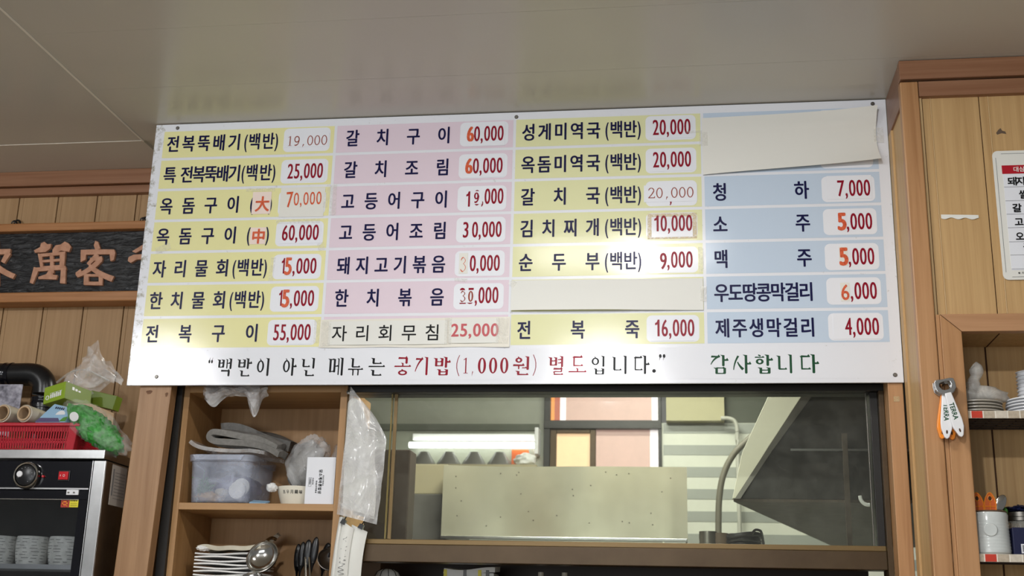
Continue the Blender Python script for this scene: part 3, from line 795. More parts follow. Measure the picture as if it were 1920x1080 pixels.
tape(1.768, 1.789, .566, .604, .01, y=-.0040, parent=o); tape(1.366, 1.386, .572, .606, .0, y=-.0040, parent=o)
o = thing('paper_slip', (.697, -.003, BZ + .085), 'taped paper slip with black lettering and rose red price, ending the pink column', 'paper')
def f(u, v):
    z = .157 + .002 * u - v * (.068 + .004 * u) - .002 * math.sin(u * 14) * v * .4
    return (.470 + .455 * u, -.0018 - .002 * (u > .9) * v * (u - .9) * 10 - .0007 * math.sin(u * 22) * v, BZ + z)
MB().sheet(lambda u, v: f(1 - u, v), 40, 10, .0004).build('backing_sheet', 'slip_back', o, smooth=True)
m_ = MB(); zc = BZ + .1225; m_.box(.492, .778, -.0042, -.0036, BZ + .0945, BZ + .152, 1)
hangul(m_, '자리회무침', .502, .759, zc, -.0046, .033, .038, .0003, .0004); m_.build('sheet', ['black_ink', 'paper'], o)
m_ = MB(); m_.box(.782, .899, -.0042, -.0036, BZ + .0965, BZ + .1555, 1); fit(m_, '25,000', .788, .898, BZ + .1125, BZ + .1425, -.0046, .0010, .0006); m_.build('price_sheet', ['rose_ink', 'paper'], o)
for a in [(.474, .497, .092, .153, 0), (.893, .922, .095, .156, 0), (.772, .788, .094, .158, 0)]: tape(*a, y=-.0052, parent=o)

# ================================================================ RIGHT: TALL PINE CABINET
cb = thing('pine_cabinet', (2.25, -.085, 0), 'tall pine cabinet with plank panel and open shelves, right of the menu board', 'cabinet')
XE = 2.75
MB().box(1.7995, XE, -.194, -.17, 2.5835, 2.628).build('crown_board', 'crown', cb, bevel=.0015)
MB().box(1.8005, 1.815, -.17, .0, 2.532, 2.628).build('side_crown_board', 'crown_y', cb, bevel=.0012)
MB().box(1.7995, 1.8375, -.190, -.165, 0, 2.579).build('corner_stile', 'wood_v', cb, bevel=.0025)
MB().box(1.839, XE, -.187, -.168, 2.545, 2.580).build('top_rail', 'crown', cb, bevel=.0012)
mb = MB(); mb.box(1.838, XE, -.168, -.162, 2.03, 2.56, 2)
mb.box(1.840, 1.8455, -.176, -.165, 2.05, 2.546, 1)
x = 1.8475
mb.box(x, x + .0155, -.1725, -.165, 2.05, 2.546, 0); mb.box(x + .0157, x + .0175, -.174, -.165, 2.05, 2.546, 1); mb.box(x + .0177, 1.9645, -.1725, -.165, 2.05, 2.546, 0)
x = 1.9665
while x < XE - .1:
    mb.box(x, x + .0165, -.1725, -.165, 2.05, 2.546, 0); mb.box(x + .0167, x + .0185, -.174, -.165, 2.05, 2.546, 1); mb.box(x + .0187, x + .1185, -.1725, -.165, 2.05, 2.546, 0); x += .1205
mb.build('plank_panel', ['plank', 'bead', 'groove'], cb, bevel=.0006)
MB().box(1.839, 1.8465, -.186, -.165, 0, 2.053).build('filler_strip', 'wood_v', cb)
MB().prism([(1.8470, 0), (1.8875, 0), (1.8875, 2.0155), (1.8470, 2.0525)], -.1905, -.168).build('door_stile', 'wood_v', cb, bevel=.0012)
MB().prism([(1.8478, 2.0530), (XE, 2.0530), (XE, 2.0160), (1.8885, 2.0160)], -.1905, -.168).build('door_rail', 'wood_h', cb, bevel=.0012)
MB().box(1.8055, 1.811, -.165, .0, 0, 2.532).box(1.8010, 1.806, -.035, .0, 0, 2.532).build('side_panel', 'plank', cb)
mb = MB(); mb.box(1.811, XE, .012, .02, 0, 2.06, 1)
x = 1.857
while x < XE - .1: mb.box(x + .002, x + .1185, .008, .014, 0, 2.045, 0); x += .1205
mb.box(1.811, XE, -.165, .008, 2.030, 2.042, 0)
for k in range(7): mb.box(1.8585 + .1205 * k, 1.8605 + .1205 * k, -.165, .006, 2.0290, 2.0301, 1)
mb.build('back_panel', ['plank', 'groove'], cb)
MB().box(XE - .02, XE, -.19, .02, 0, 2.628).build('side_panel', 'wood_v', cb)
def shelf(zt, n0):
    h = .0150
    mb = MB(); mb.box(1.812, 2.728, -.182, -.1795, zt - h, zt, 3)
    x = 1.8945 - .0235 * 3 + n0; k = 0
    while x < 2.72:
        mi = [0, 1, 0, 2][k % 4] if (k % 8) != 7 else 0
        mb.box(x + .0012, min(x + .0222, 2.727), -.1828, -.1815, zt - h + .0004, zt - .0004, mi); x += .0235; k += 1
    mb.box(1.812, 2.728, -.1795, .005, zt - .0025, zt, 0)
    s = mb.build('shelf', ['tile_a', 'tile_b', 'tile_r', 'tile_w'], cb)
    mb = MB()
    for j in range(7): mb.box(1.812, 2.728, -.168 + .027 * j, -.165 + .027 * j, zt - .0075, zt - .0035)
    for j in range(34): mb.box(1.815 + .027 * j, 1.8175 + .027 * j, -.178, .004, zt - .0055, zt - .0026)
    mb.build('wire_rack', 'wire', s)
shelf(1.853, .0); shelf(1.5705, .004)
o = MB(); o.sheet(lambda u, v: (1.868 + .076 * u, -.1738 - .0012 * v * math.sin(u * 9) ** 2, 2.276 - .003 * u - .0085 * v - .002 * math.sin(u * 17) * v), 20, 3, .0005)
o = o.build('tape_scrap', 'paper_cream', cb, smooth=True); o['label'] = 'torn strip of old tape'
mb = MB(); hx = [(2.007, 2.459), (2.012, 2.466), (2.017, 2.470), (2.020, 2.464), (2.026, 2.462), (2.028, 2.456), (2.018, 2.458), (2.009, 2.455)]
mb.add([(a - .012, -.1728, b) for a, b in hx], [tuple(range(8))]); o = mb.build('stain', 'brown_dull', cb); o['label'] = 'brown stain on the plank'

# order sheet on the planks
ms = thing('order_sheet', (2.09, -.176, 2.128), 'rounded white laminated sheet with red heading and marker writing, on the planked cabinet front', 'sign')
MB().prism(rrect(1.982, 2.20, 2.1285, 2.416, .011), -.1765, -.1745).build('sheet', 'paper_cream', ms, bevel=.0005)
mb = MB()
for a, b, c, d in ((1.988, 1.9888, 2.145, 2.400), (2.0, 2.195, 2.4085, 2.4093), (2.0, 2.195, 2.1343, 2.1351)): mb.box(a, b, -.1770, -.1764, c, d, 0)
mb.box(2.000, 2.195, -.1772, -.1764, 2.1490, 2.3625, 1)
for zl in (2.333, 2.302, 2.272, 2.242, 2.211, 2.182, 2.1515): mb.box(2.000, 2.195, -.1776, -.1770, zl - .0004, zl + .0004, 2)
rows_ = mb
mb = MB(); mb.box(1.999, 2.195, -.1776, -.1764, 2.363, 2.382, 0)
hangul(mb, '대심원', 2.022, 2.056, 2.3725, -.1779, .0105, .0115, .0002, .0002, 1); mb.build('heading', ['red_plastic', 'paper'], ms)
mb = rows_
for s_, x0, zc, ww, n in (('돼지고기', 2.0085, 2.3455, .018, .0165), ('쌀밥', 2.029, 2.3155, .018, .020), ('갈치', 2.013, 2.2855, .017, .026), ('고등어', 2.015, 2.2545, .016, .022), ('오징어', 2.0145, 2.2225, .015, .022), ('옥돔', 2.0275, 2.2005, .014, .018), ('한치', 2.0285, 2.1665, .013, .016)):
    hangul(mb, s_, x0, x0 + ww + n * (len(s_) - 1), zc, -.1780, ww, .0185, .0006, .0006, 3)
hangul(mb, '※사용하', 2.012, 2.040, 2.1430, -.1780, .006, .006, .0001, .0001, 3)
mb.build('printed_rows', ['grey_ink', 'cell_white', 'grey_ink', 'black_ink'], ms)

# bottle openers hanging in a bunch
PV = (1.8425, 1.8950)
hk = thing('wall_hook', (PV[0], -.1912, PV[1]), 'small steel hook on the cabinet stile holding the bottle openers', 'hook')
MB().lathe([(0, -.001), (.0022, -.001), (.0022, -.030), (.0036, -.0305), (.0036, -.032), (0, -.032)], (PV[0], -.1905, PV[1] + .0082), 14, 'y').build('peg', 'steel_dark', hk, smooth=True)
def opener(mat, ang, y, label, word):
    t = thing('bottle_opener', (PV[0], y, PV[1]), label, 'bottle opener', 'bottle openers on the cabinet stile')
    rot = Matrix.Translation((PV[0], y, PV[1])) @ Matrix.Rotation(-ang, 4, 'Y')
    mb = MB()
    out = [(-.0205, .005), (-.0190, .0140), (-.0125, .0160), (.0125, .0160), (.0190, .0140), (.0205, .005), (.0190, -.006), (.0085, -.0155), (-.0085, -.0155), (-.0190, -.006)]
    inn = [(-.0120, .003), (-.0105, .0090), (-.006, .0105), (.006, .0105), (.0105, .0090), (.0120, .003), (.0080, -.004), (.0040, -.006), (-.0040, -.006), (-.0080, -.004)]
    n = 10; vs_ = [(a, -.0013, b) for a, b in out] + [(a, -.0013, b) for a, b in inn] + [(a, .0013, b) for a, b in out] + [(a, .0013, b) for a, b in inn]
    fs = []
    for i in range(n):
        j = (i + 1) % n
        fs += [(i, n + i, n + j, j), (2 * n + j, 3 * n + j, 3 * n + i, 2 * n + i), (i, j, 2 * n + j, 2 * n + i), (n + j, n + i, 3 * n + i, 3 * n + j)]
    mb.add(vs_, fs); mb.xf(rot); mb.build('head', 'steel', t, bevel=.0009)
    mb = MB()
    prof = [(-.0065, -.0128), (.0065, -.0128), (.0090, -.042), (.0112, -.070), (.0105, -.084), (.0045, -.1010), (0, -.1045), (-.0045, -.1010), (-.0105, -.084), (-.0112, -.070), (-.0090, -.042)]
    mb.prism(prof, -.0034, .0034); mb.xf(rot); mb.build('handle', mat, t, bevel=.0018, seg=3)
    mb = MB(); mb.prism([(.0018 * math.cos(a), -.0905 + .0040 * math.sin(a)) for a in [2 * PI * k / 14 for k in range(14)]], -.00352, -.0030); mb.xf(rot); mb.build('hanging_hole', 'groove', t)
    if word:
        mb = MB(); g = glyph('TERRA'); xs = [p[0] for p in g[0]]
        ink(mb, g, lambda a, b: ((b - .35) * .0135, -.034 - a / max(xs) * .034), -.00366, .0003, .0003); mb.xf(rot); mb.build('lettering', 'green_ink', t)
    return t
opener('orange_plastic', -.02, -.1950, 'orange handled bottle opener furthest right and deepest in the hanging bunch', False).rotation_euler = (0, -.12, 0)
opener('orange_plastic', -.115, -.2025, 'orange handled bottle opener at the left of the hanging bunch', False)
opener('white_plastic', -.035, -.2102, 'white handled bottle opener hanging straight, in the middle of the bunch', True)
opener('white_plastic', .225, -.2180, 'white handled bottle opener swung right, frontmost of the bunch', True)

# things on the cabinet shelves
ORD = ['top', 'second from the top', 'third from the top', 'fourth from the top', 'fifth from the top', 'sixth from the top', 'seventh from the top', 'eighth from the top', 'ninth from the top', 'tenth from the top', 'eleventh from the top']
def plate_mesh(r, h=.0072):
    return [(0, 0), (r * .6, 0), (r * .66, .0012), (r, h - .0028), (r, h - .0004), (r * .97, h - .0006), (r * .62, .0030), (0, .0026)]
def stack(name, mat, cx, cy, z0, r, n, dz, label, cat, group):
    first = None
    for k in range(n):
        if first is None:
            first = MB().lathe(plate_mesh(r), (cx, cy, z0), 36).build(name, mat, smooth=True); o = first
        else:
            o = first.copy(); COL.objects.link(o); o.location = first.location + Vector((.0012 * math.sin(k * 2.1), 0, dz * k))
        tag(o, label % ORD[n - 1 - k], cat, group)
stack('plate', 'ceramic_grey', 1.9200, -.118, 1.8532, .052, 4, .0064, 'grey plate %s in the stack under the knotted plastic bag', 'plate', 'grey plates on the upper shelf')
stack('plate', 'ceramic_white', 2.0310, -.122, 1.8532, .052, 5, .0064, 'white plate, %s in the stack cut by the right photo edge', 'plate', 'white plates on the upper shelf')
b_ = thing('plastic_bag', (1.920, -.12, 1.882), 'knotted milky plastic bag lying on the stack of grey plates', 'bag')
def shp(p, d): return Vector((p.x, p.y, max(p.z, -.0095)))
MB().blob((1.928, -.118, 1.8925), (.056, .040, .0235), .16, 1.7, 3, shape=shp).build('bag_body', 'water_bag', b_, smooth=True)
MB().tube(smooth_path([(1.914, -.132, 1.905), (1.916, -.134, 1.923), (1.921, -.135, 1.936), (1.923, -.133, 1.951), (1.918, -.131, 1.958)]), [.0125 + .002 * math.sin(i * .5) for i in range(24)] + [.004], 10).build('bag_knot', 'water_bag', b_, smooth=True)
t_ = thing('cup_stack', (2.045, -.06, 1.853), 'ribbed white stack of paper cups behind the white plates', 'cups')
pr = []
for k in range(14): pr += [(.021, .008 * k), (.0235, .008 * k + .001), (.0235, .008 * k + .003), (.021, .008 * k + .004)]
MB().lathe([(0, 0)] + pr + [(0, .115)], (2.045, -.05, 1.8532), 24).build('cup', 'ceramic_white', t_, smooth=True)

jr = thing('utensil_jar', (1.921, -.135, 1.571), 'pale glazed ceramic jar with ribbed side and dark rim, on the lower cabinet shelf', 'jar')
pr = [(0, 0), (.036, 0), (.0395, .004)]
for k in range(10): pr += [(.0395 - .0002 * k, .006 + .0062 * k), (.0402 - .0002 * k, .009 + .0062 * k), (.0395 - .0002 * k, .0115 + .0062 * k)]
pr += [(.0385, .078), (.0365, .083)]
MB().lathe(pr + [(.033, .083), (.033, .004), (0, .004)], (1.921, -.135, 1.571), 40).build('body', 'ceramic', jr, smooth=True)
MB().lathe([(.0368, .0825), (.0375, .0845), (.0355, .086), (.0330, .0845), (.0332, .0825), (.0368, .0825)], (1.921, -.135, 1.571), 40).build('rim', 'brown_dull', jr, smooth=True)
MB().lathe([(0, -.0405), (.012, -.0408), (.0135, -.039), (.013, -.036)], (1.916, -.135, 1.618), 20, 'y').build('medallion', 'ceramic', jr, smooth=True)
def paddle(x, y, tilt, label):
    t = thing('kitchen_tongs', (x, y, 1.6), label, 'utensil', 'orange utensils in the ceramic jar')
    rot = Matrix.Translation((x, y, 1.655)) @ Matrix.Rotation(tilt, 4, 'Y')
    out = [(-.0105, 0), (.0105, 0), (.0112, .018), (.0085, .029), (.0035, .0375), (0, .0395), (-.0035, .0375), (-.0085, .029), (-.0112, .018)]
    mb = MB(); mb.prism(out, -.001, .001); mb.box(-.006, .006, -.001, .001, -.075, 0); mb.xf(rot); mb.build('handle', 'orange_dark', t)
    mb = MB()
    for a, b in zip(out, out[1:] + out[:1]): mb.tube([(a[0], -.001, a[1]), (b[0], -.001, b[1])], .0013, 6)
    mb.tube([(0, -.0012, 0), (0, -.0012, .020)], .0009, 6); mb.tube([(-.0105, -.0012, .012), (.0105, -.0012, .012)], .0009, 6)
    mb.tube([(.0042 * math.cos(a), -.0012, .028 + .0055 * math.sin(a)) for a in [2 * PI * k / 14 for k in range(14)]], .0011, 6, closed=True); mb.xf(rot); mb.build('raised_rib', 'orange_plastic', t, smooth=True)
    mb = MB(); mb.prism([(.0030 * math.cos(a), .028 + .0043 * math.sin(a)) for a in [2 * PI * k / 14 for k in range(14)]], -.0014, -.0009); mb.xf(rot); mb.build('hanging_hole', 'groove', t)
paddle(1.9040, -.138, -.05, 'orange plastic utensil at the left in the ceramic jar, half hidden by the stile')
paddle(1.9265, -.140, .02, 'orange plastic utensil with round hole, in the middle of the ceramic jar')
sp_ = thing('spoon', (1.946, -.135, 1.6), 'shiny steel spoon leaning right in the ceramic jar', 'spoon')
rot = Matrix.Translation((1.941, -.132, 1.660)) @ Matrix.Rotation(R(28), 4, 'Y')
mb = MB().blob((0, 0, .016), (.0105, .003, .019), 0, 1); mb.xf(rot); mb.build('bowl', 'chrome', sp_, smooth=True)
mb = MB().tube([(0, 0, 0), (0, 0, -.04), (-.004, 0, -.075)], .0022, 8); mb.xf(rot); mb.build('handle', 'chrome', sp_, smooth=True)
o = MB().tube(smooth_path([(1.953, -.118, 1.672), (1.960, -.118, 1.664), (1.9595, -.112, 1.640), (1.962, -.112, 1.612), (1.962, -.112, 1.5735)]), .0048, 8, flat=.4).build('ribbon', 'green_leaf', smooth=True)
tag(o, 'dark green strip standing between the ceramic jar and the glass jar', 'ribbon')
bx_ = thing('small_box', (2.01, -.14, 1.571), 'navy card box with a barcode label, on the lower cabinet shelf', 'box')
MB().box(1.9605, 2.075, -.158, -.110, 1.571, 1.6245).build('carton', 'navy', bx_, bevel=.0008)
mb = MB(); mb.box(1.9745, 2.030, -.1587, -.158, 1.5745, 1.5925, 0)
random.seed(7); x = 1.977
while x < 1.992: w_ = random.choice((.0006, .0010, .0015)); mb.box(x, x + w_, -.1590, -.1586, 1.577, 1.5905, 1); x += w_ + random.choice((.0007, .0012))
mb.build('barcode_label', ['cell_white', 'black_ink'], bx_)
gj = thing('glass_jar', (1.998, -.082, 1.571), 'small glass jar with dark blue cover, behind the navy box', 'jar')
MB().lathe([(0, 0), (.030, 0), (.031, .003), (.031, .066), (.029, .072), (0, .072)], (1.999, -.076, 1.571), 28).build('body', 'jar_glass', gj, smooth=True)
MB().lathe([(.0275, .072), (.0315, .073), (.0315, .080), (.0302, .0805), (.0315, .081), (.0315, .090), (0, .091)], (1.999, -.076, 1.571), 28).build('lid', 'steel_dark', gj, smooth=True)
MB().blob((2.000, -.078, 1.6665), (.031, .028, .0085), .5, 3, 9, shape=lambda p, d: Vector((p.x, p.y, max(p.z, -.0035)))).build('cover', 'navy', gj, smooth=True)
o = MB(); o.sheet(lambda u, v: (1.777 + .0125 * u, .0070, 1.9205 - .0115 * v), 2, 2, .0006); tag(o.build('tape_scrap', 'tape_old'), 'scrap of yellowed tape stuck on the narrow post right of the window', 'tape')

# ================================================================ LEFT: PLAQUE, WARMER, CLUTTER
pq = thing('wooden_plaque', (-.30, .30, 2.232), 'long black wooden plaque with carved Chinese characters, on the plank wall left of the board', 'plaque')
MB().box(-.72, .05, .280, .316, 2.255, 2.445).build('ground', 'chisel', pq)
mb = MB(); mb.box(-.74, .07, .258, .317, 2.4405, 2.4635); mb.box(-.74, .07, .256, .317, 2.236, 2.2635); mb.box(-.74, -.715, .258, .317, 2.2635, 2.4405); mb.box(.045, .07, .258, .317, 2.2635, 2.4405)
mb.build('frame', 'plaque_frame', pq, bevel=.003)
def cv(x, y):
    u = .2592 * x; v = 320 + .2593 * y
    return (-.558 + .001566 * u + .000236 * (v - 423.6), 2.461 - .001545 * (v - 423.6) - .0000371 * u)
def seg(p, q, w0, w1=None, bow=0):
    d = q_dia(p, q, w0, w1 or w0, bow); return d
CH = {
 'come': [[(-60, 500), (-15, 500), (-10, 830), (-55, 840)], [(-120, 570), (75, 565), (72, 590), (55, 605), (-110, 610)], seg((60, 590), (15, 665), 40, 30), seg((-100, 600), (-75, 660), 30), seg((-35, 690), (100, 765), 46, 40, 6), seg((-35, 690), (-150, 780), 46, 26)],
 'ten_thousand': [[(245, 575), (290, 552), (296, 524), (322, 512), (345, 530), (372, 528), (366, 560), (330, 588), (252, 594)], [(380, 570), (402, 538), (440, 532), (470, 510), (497, 522), (517, 548), (500, 586), (440, 577), (396, 604), (378, 592)],
   [(272, 598), (302, 600), (312, 702), (290, 706)], [(432, 585), (474, 582), (462, 700), (428, 700)], [(280, 600), (470, 582), (468, 606), (284, 624)], [(290, 645), (460, 632), (458, 652), (292, 664)], [(290, 690), (462, 676), (470, 702), (290, 712)], seg((372, 600), (374, 740), 28),
   [(240, 700), (470, 684), (478, 712), (238, 730)], seg((262, 700), (222, 812), 42, 26), seg((456, 690), (448, 812), 36, 40), [(272, 765), (330, 745), (350, 716), (388, 712), (378, 748), (414, 752), (404, 784), (272, 782)]],
 'guest': [[(690, 504), (712, 512), (726, 562), (690, 572), (678, 540)], [(584, 570), (690, 566), (826, 566), (832, 592), (820, 644), (794, 652), (790, 602), (622, 606), (618, 642), (580, 660)],
   seg((705, 602), (632, 676), 34, 24), seg((650, 640), (738, 630), 26, 30), seg((728, 634), (548, 758), 38, 30, -14), seg((640, 684), (808, 778), 34, 46, 10), [(602, 742), (636, 742), (636, 822), (598, 818)], [(706, 742), (740, 742), (734, 822), (706, 822)], [(602, 742), (740, 742), (740, 762), (602, 762)], [(598, 796), (734, 796), (734, 824), (598, 822)], [(540, 735), (580, 705), (590, 750), (556, 768)]],
 'thousand': [[(918, 650), (924, 622), (960, 604), (1150, 590), (1160, 625), (980, 640), (940, 664)], [(1030, 545), (1075, 540), (1070, 820), (1030, 800)], [(950, 580), (1080, 500), (1110, 525), (975, 592)]]}
for k, polys in CH.items():
    mb = MB()
    for i, po in enumerate(polys): mb.prism([cv(*p) for p in po], .2705 + .00015 * i, .281)
    mb.build('carved_character', 'carved', pq, bevel=.0012)
for hx_, lab in ((-.53, 'small black wire loop on the plank wall above the left of the plaque'), (-.148, 'small black wire loop above the plaque, at the left edge of the menu board')):
    h = thing('wire_loop', (hx_, .31, 2.468), lab, 'hook', 'wire loops above the plaque')
    mb = MB(); mb.tube([(hx_ + .009 * math.cos(a), .306, 2.481 + .009 * math.sin(a)) for a in [2 * PI * k / 16 for k in range(16)]], .0026, 8, closed=True)
    mb.tube([(hx_ - .007 + .012 * math.cos(a) * .6, .302, 2.479 + .008 * math.sin(a)) for a in [2 * PI * k / 14 for k in range(14)]], .0022, 8, closed=True)
    mb.tube([(hx_ - .013, .303, 2.478), (hx_ - .020, .303, 2.475)], .0025, 8); mb.tube([(hx_, .305, 2.481), (hx_, .318, 2.481)], .002, 8); mb.build('loop', 'black', h, smooth=True)

ov = thing('warming_cabinet', (-.31, .12, 1.10), 'stainless steel cup warming cabinet with black dial panel and glass door', 'warmer')
X1 = -.0125; X0 = -.62; F = -.030
mb = MB(); mb.box(X1 - .004, X1, F, .285, 1.10, 1.7655); mb.box(X0, X0 + .004, F, .285, 1.10, 1.7655); mb.box(X0, X1, .281, .285, 1.10, 1.7655); mb.box(X0, X1, F, .285, 1.10, 1.104)
mb.box(X1 - .030, X1 - .0005, F - .0025, F + .02, 1.10, 1.7655); mb.box(X1 - .0328, X1 - .0302, F - .0045, F, 1.10, 1.7655)
mb.build('body', 'steel', ov, bevel=.0012)
MB().box(X0 - .004, X1 - .002, F - .010, .287, 1.7685, 1.7895).build('lid', 'steel', ov, bevel=.001)
mb = MB(); mb.box(X0 + .004, X1 - .034, F + .01, .28, 1.106, 1.110); mb.box(X0 + .005, X0 + .008, F + .012, .28, 1.11, 1.70); mb.box(X1 - .042, X1 - .038, F + .012, .28, 1.11, 1.70); mb.box(X0 + .004, X1 - .036, .272, .28, 1.11, 1.70); mb.box(X0 + .004, X1 - .034, F + .012, .28, 1.698, 1.702)
mb.build('lining', 'black', ov)
cp = MB().box(X0 + .03, X1 - .034, F - .004, F + .01, 1.7015, 1.7635).build('control_panel', 'black_gloss', ov, bevel=.001)
MB().box(X0 + .03, X1 - .034, F - .0052, F - .002, 1.6975, 1.7010).build('trim', 'steel', cp)
kx, kz = -.2000, 1.7285
kn = MB().lathe([(0, -.016), (.021, -.016), (.0245, -.014), (.0255, -.006), (.0262, 0), (0, 0)], (kx, F - .004, kz), 36, 'y').build('dial', 'black', cp, smooth=True)
MB().lathe([(.0262, -.001), (.0262, -.015), (.0285, -.0165), (.0315, -.013), (.0318, -.001), (.0262, -.001)], (kx, F - .004, kz), 40, 'y').build('chrome_ring', 'chrome', kn, smooth=True)
MB().lathe([(0, -.0185), (.0066, -.0182), (.0074, -.0165), (.0074, -.015)], (kx - .0135, F - .004, kz + .002), 18, 'y').build('dial_button', 'white_plastic', kn, smooth=True)
mb = MB()
for k in range(11):
    a = R(-60 + 26 * k); mb.box(kx + .0175 * math.cos(a) - .0012, kx + .0175 * math.cos(a) + .0012, F - .0204, F - .0198, kz + .0175 * math.sin(a) - .0008, kz + .0175 * math.sin(a) + .0008)
mb.build('dial_marks', 'grey_ink', kn)
sw = MB().box(-.1250, -.0960, F - .0065, F - .003, 1.7165, 1.7415).build('switch', 'black', cp, bevel=.001)
MB().box(-.1222, -.0988, F - .0105, F - .006, 1.7195, 1.7385).build('rocker', 'red_switch', sw, bevel=.0012)
mb = MB(); mb.box(-.1175, -.1165, F - .0112, F - .0104, 1.727, 1.731); mb.tube([(-.1085 + .0022 * math.cos(a), F - .0108, 1.729 + .0026 * math.sin(a)) for a in [2 * PI * k / 12 for k in range(12)]], .0004, 5, closed=True); mb.build('rocker_marks', 'white_plastic', sw)
MB().lathe([(0, -.0075), (.0026, -.007), (.0030, -.004), (.003, 0)], (-.1615, F - .003, 1.727), 14, 'y').build('pilot_lamp', 'red_switch', cp, smooth=True)
dr = MB()
D0, D1 = X0 + .034, X1 - .0345
dr.box(D0, D1, F - .004, F + .008, 1.6745, 1.6955); dr.box(D1 - .020, D1, F - .004, F + .008, 1.11, 1.6745); dr.box(D0, D0 + .02, F - .004, F + .008, 1.11, 1.6745); dr.box(D0, D1, F - .004, F + .008, 1.105, 1.125)
dr = dr.build('door', 'black_gloss', ov, bevel=.001)
MB().box(D0 + .02, D1 - .02, F - .001, F + .003, 1.125, 1.6745).build('pane', 'oven_glass', dr)
MB().box(D0 + .002, D1 - .020, F - .0052, F - .004, 1.6735, 1.6752).build('pane_edge', 'steel_dark', dr)
hg = MB().box(-.0985, -.0690, F - .0085, F - .004, 1.6845, 1.6965).build('hinge', 'white_plastic', dr, bevel=.001)
mb = MB()
for x in (-.0925, -.0790): mb.lathe([(0, -.0105), (.0018, -.010), (.0021, -.008), (.0021, -.007)], (x, F - .001, 1.690), 12, 'y')
mb.build('hinge_screw', 'steel_dark', hg, smooth=True)
mb = MB(); mb.box(-.1115, -.0905, F - .0017, F - .001, 1.6565, 1.6735, 0); mb.box(-.0905, -.0690, F - .0017, F - .001, 1.6570, 1.6740, 1)
for a, b, c, d in ((-.1085, -.0955, 1.6685, 1.6705), (-.1085, -.0955, 1.6615, 1.6635), (-.1085, -.1062, 1.6615, 1.6705), (-.0978, -.0955, 1.6590, 1.6705)): mb.box(a, b, F - .0021, F - .0016, c, d, 2)
for k in range(4): mb.box(-.0885 + .0045 * k, -.0860 + .0045 * k, F - .0021, F - .0016, 1.6705, 1.6730, 3)
for k in range(3): mb.box(-.0882, -.0715, F - .0021, F - .0016, 1.6600 + .003 * k, 1.6606 + .003 * k, 3)
mb.build('sticker', ['rust_red', 'yellow', 'orange_plastic', 'black_ink'], dr)
mb = MB(); mb.box(D0 + .012, D1 - .012, F + .006, F + .012, 1.5165, 1.5275); mb.box(D0 + .012, D1 - .012, F + .012, .26, 1.5250, 1.5275)
for k in range(9): mb.box(D0 + .02, D1 - .02, F + .03 + .026 * k, F + .033 + .026 * k, 1.5235, 1.5258)
mb.build('rack', 'steel', ov)
mb = MB(); mb.box(X1 - .0002, X1 + .0006, .004, .080, 1.6680, 1.7620, 0)
for k in range(9): mb.box(X1 + .0005, X1 + .0009, .020, .074, 1.684 + .0075 * k, 1.6850 + .0075 * k, 1)
mb.box(X1 + .0005, X1 + .0009, .009, .015, 1.690, 1.752, 1)
mb.build('data_label', ['label_grey', 'grey_ink'], ov)
# cups in the warmer
def cup(cx, cy, r, label):
    t = thing('stoneware_cup', (cx, cy, 1.5275), label, 'cup', 'cups in the warming cabinet')
    pr = [(0, 0), (r * .84, 0), (r * .90, .008), (r * .97, .026), (r, .044), (r * .985, .060), (r * .95, .066), (r * .91, .063), (r * .90, .02), (r * .8, .006), (0, .006)]
    MB().lathe(pr, (cx, cy, 1.5276), 32).build('body', 'cup', t, smooth=True)
    mb = MB(); random.seed(int(r * 1e4) + int(cx * 1e3))
    for k in range(8):
        z = .008 + .0072 * k; rr = r * (.90 + .10 * math.sin(min(1, z / .044) * PI / 2)) + .0001
        for a_ in range(5):
            a0 = R(180 + 36 * a_ + random.uniform(0, 14)); a1 = a0 + R(random.uniform(12, 28)); dz = random.uniform(-.0012, .0012)
            mb.tube([(cx + rr * math.cos(a0 + (a1 - a0) * i / 5), cy + rr * math.sin(a0 + (a1 - a0) * i / 5), 1.5276 + z + dz) for i in range(6)], .00045, 5)
    mb.build('groove', 'cup_line', t)
cup(-.205, .037, .0385, 'grooved stoneware cup in the middle of the warmer rack')
cup(-.1195, .040, .0435, 'grooved stoneware cup nearest the door hinge in the warmer')
cup(-.288, .037, .0385, 'grooved stoneware cup cut by the left edge of the photo')
cup(-.370, .037, .0385, 'grooved stoneware cup further left on the warmer rack, outside the view')

# red basket and what is in it
bk = thing('plastic_basket', (-.27, .09, 1.790), 'low red slotted plastic basket on top of the warming cabinet', 'basket')
bx0, bx1, by0, by1, bz0, bz1 = -.46, -.0985, -.020, .205, 1.7898, 1.8545
mb = MB(); mb.box(bx0, bx1, by0, by1, bz0, bz0 + .003)
def bwall(p, q, nrm, solid=.022):
    p, q = Vector(p), Vector(q); d = q - p; L = d.length; d.normalize(); th = .0022
    def pan(a, b, z0, z1):
        c = [p + d * a, p + d * b]; n_ = Vector(nrm) * th
        vs_ = []
        for z in (z0, z1):
            for pt in (c[0], c[1], c[1] + n_, c[0] + n_): vs_.append((pt.x, pt.y, z))
        mb.add(vs_, [(0, 3, 2, 1), (4, 5, 6, 7), (0, 1, 5, 4), (1, 2, 6, 5), (2, 3, 7, 6), (3, 0, 4, 7)])
    pan(0, solid, bz0, bz1); pan(L - solid, L, bz0, bz1)
    for z0, z1 in ((bz0, bz0 + .006), (bz0 + .0185, bz0 + .0245), (bz0 + .027, bz0 + .029), (bz0 + .046, bz1)): pan(solid, L - solid, z0, z1)
    a = solid
    while a < L - solid: pan(a, a + .0032, bz0, bz1); a += .0068
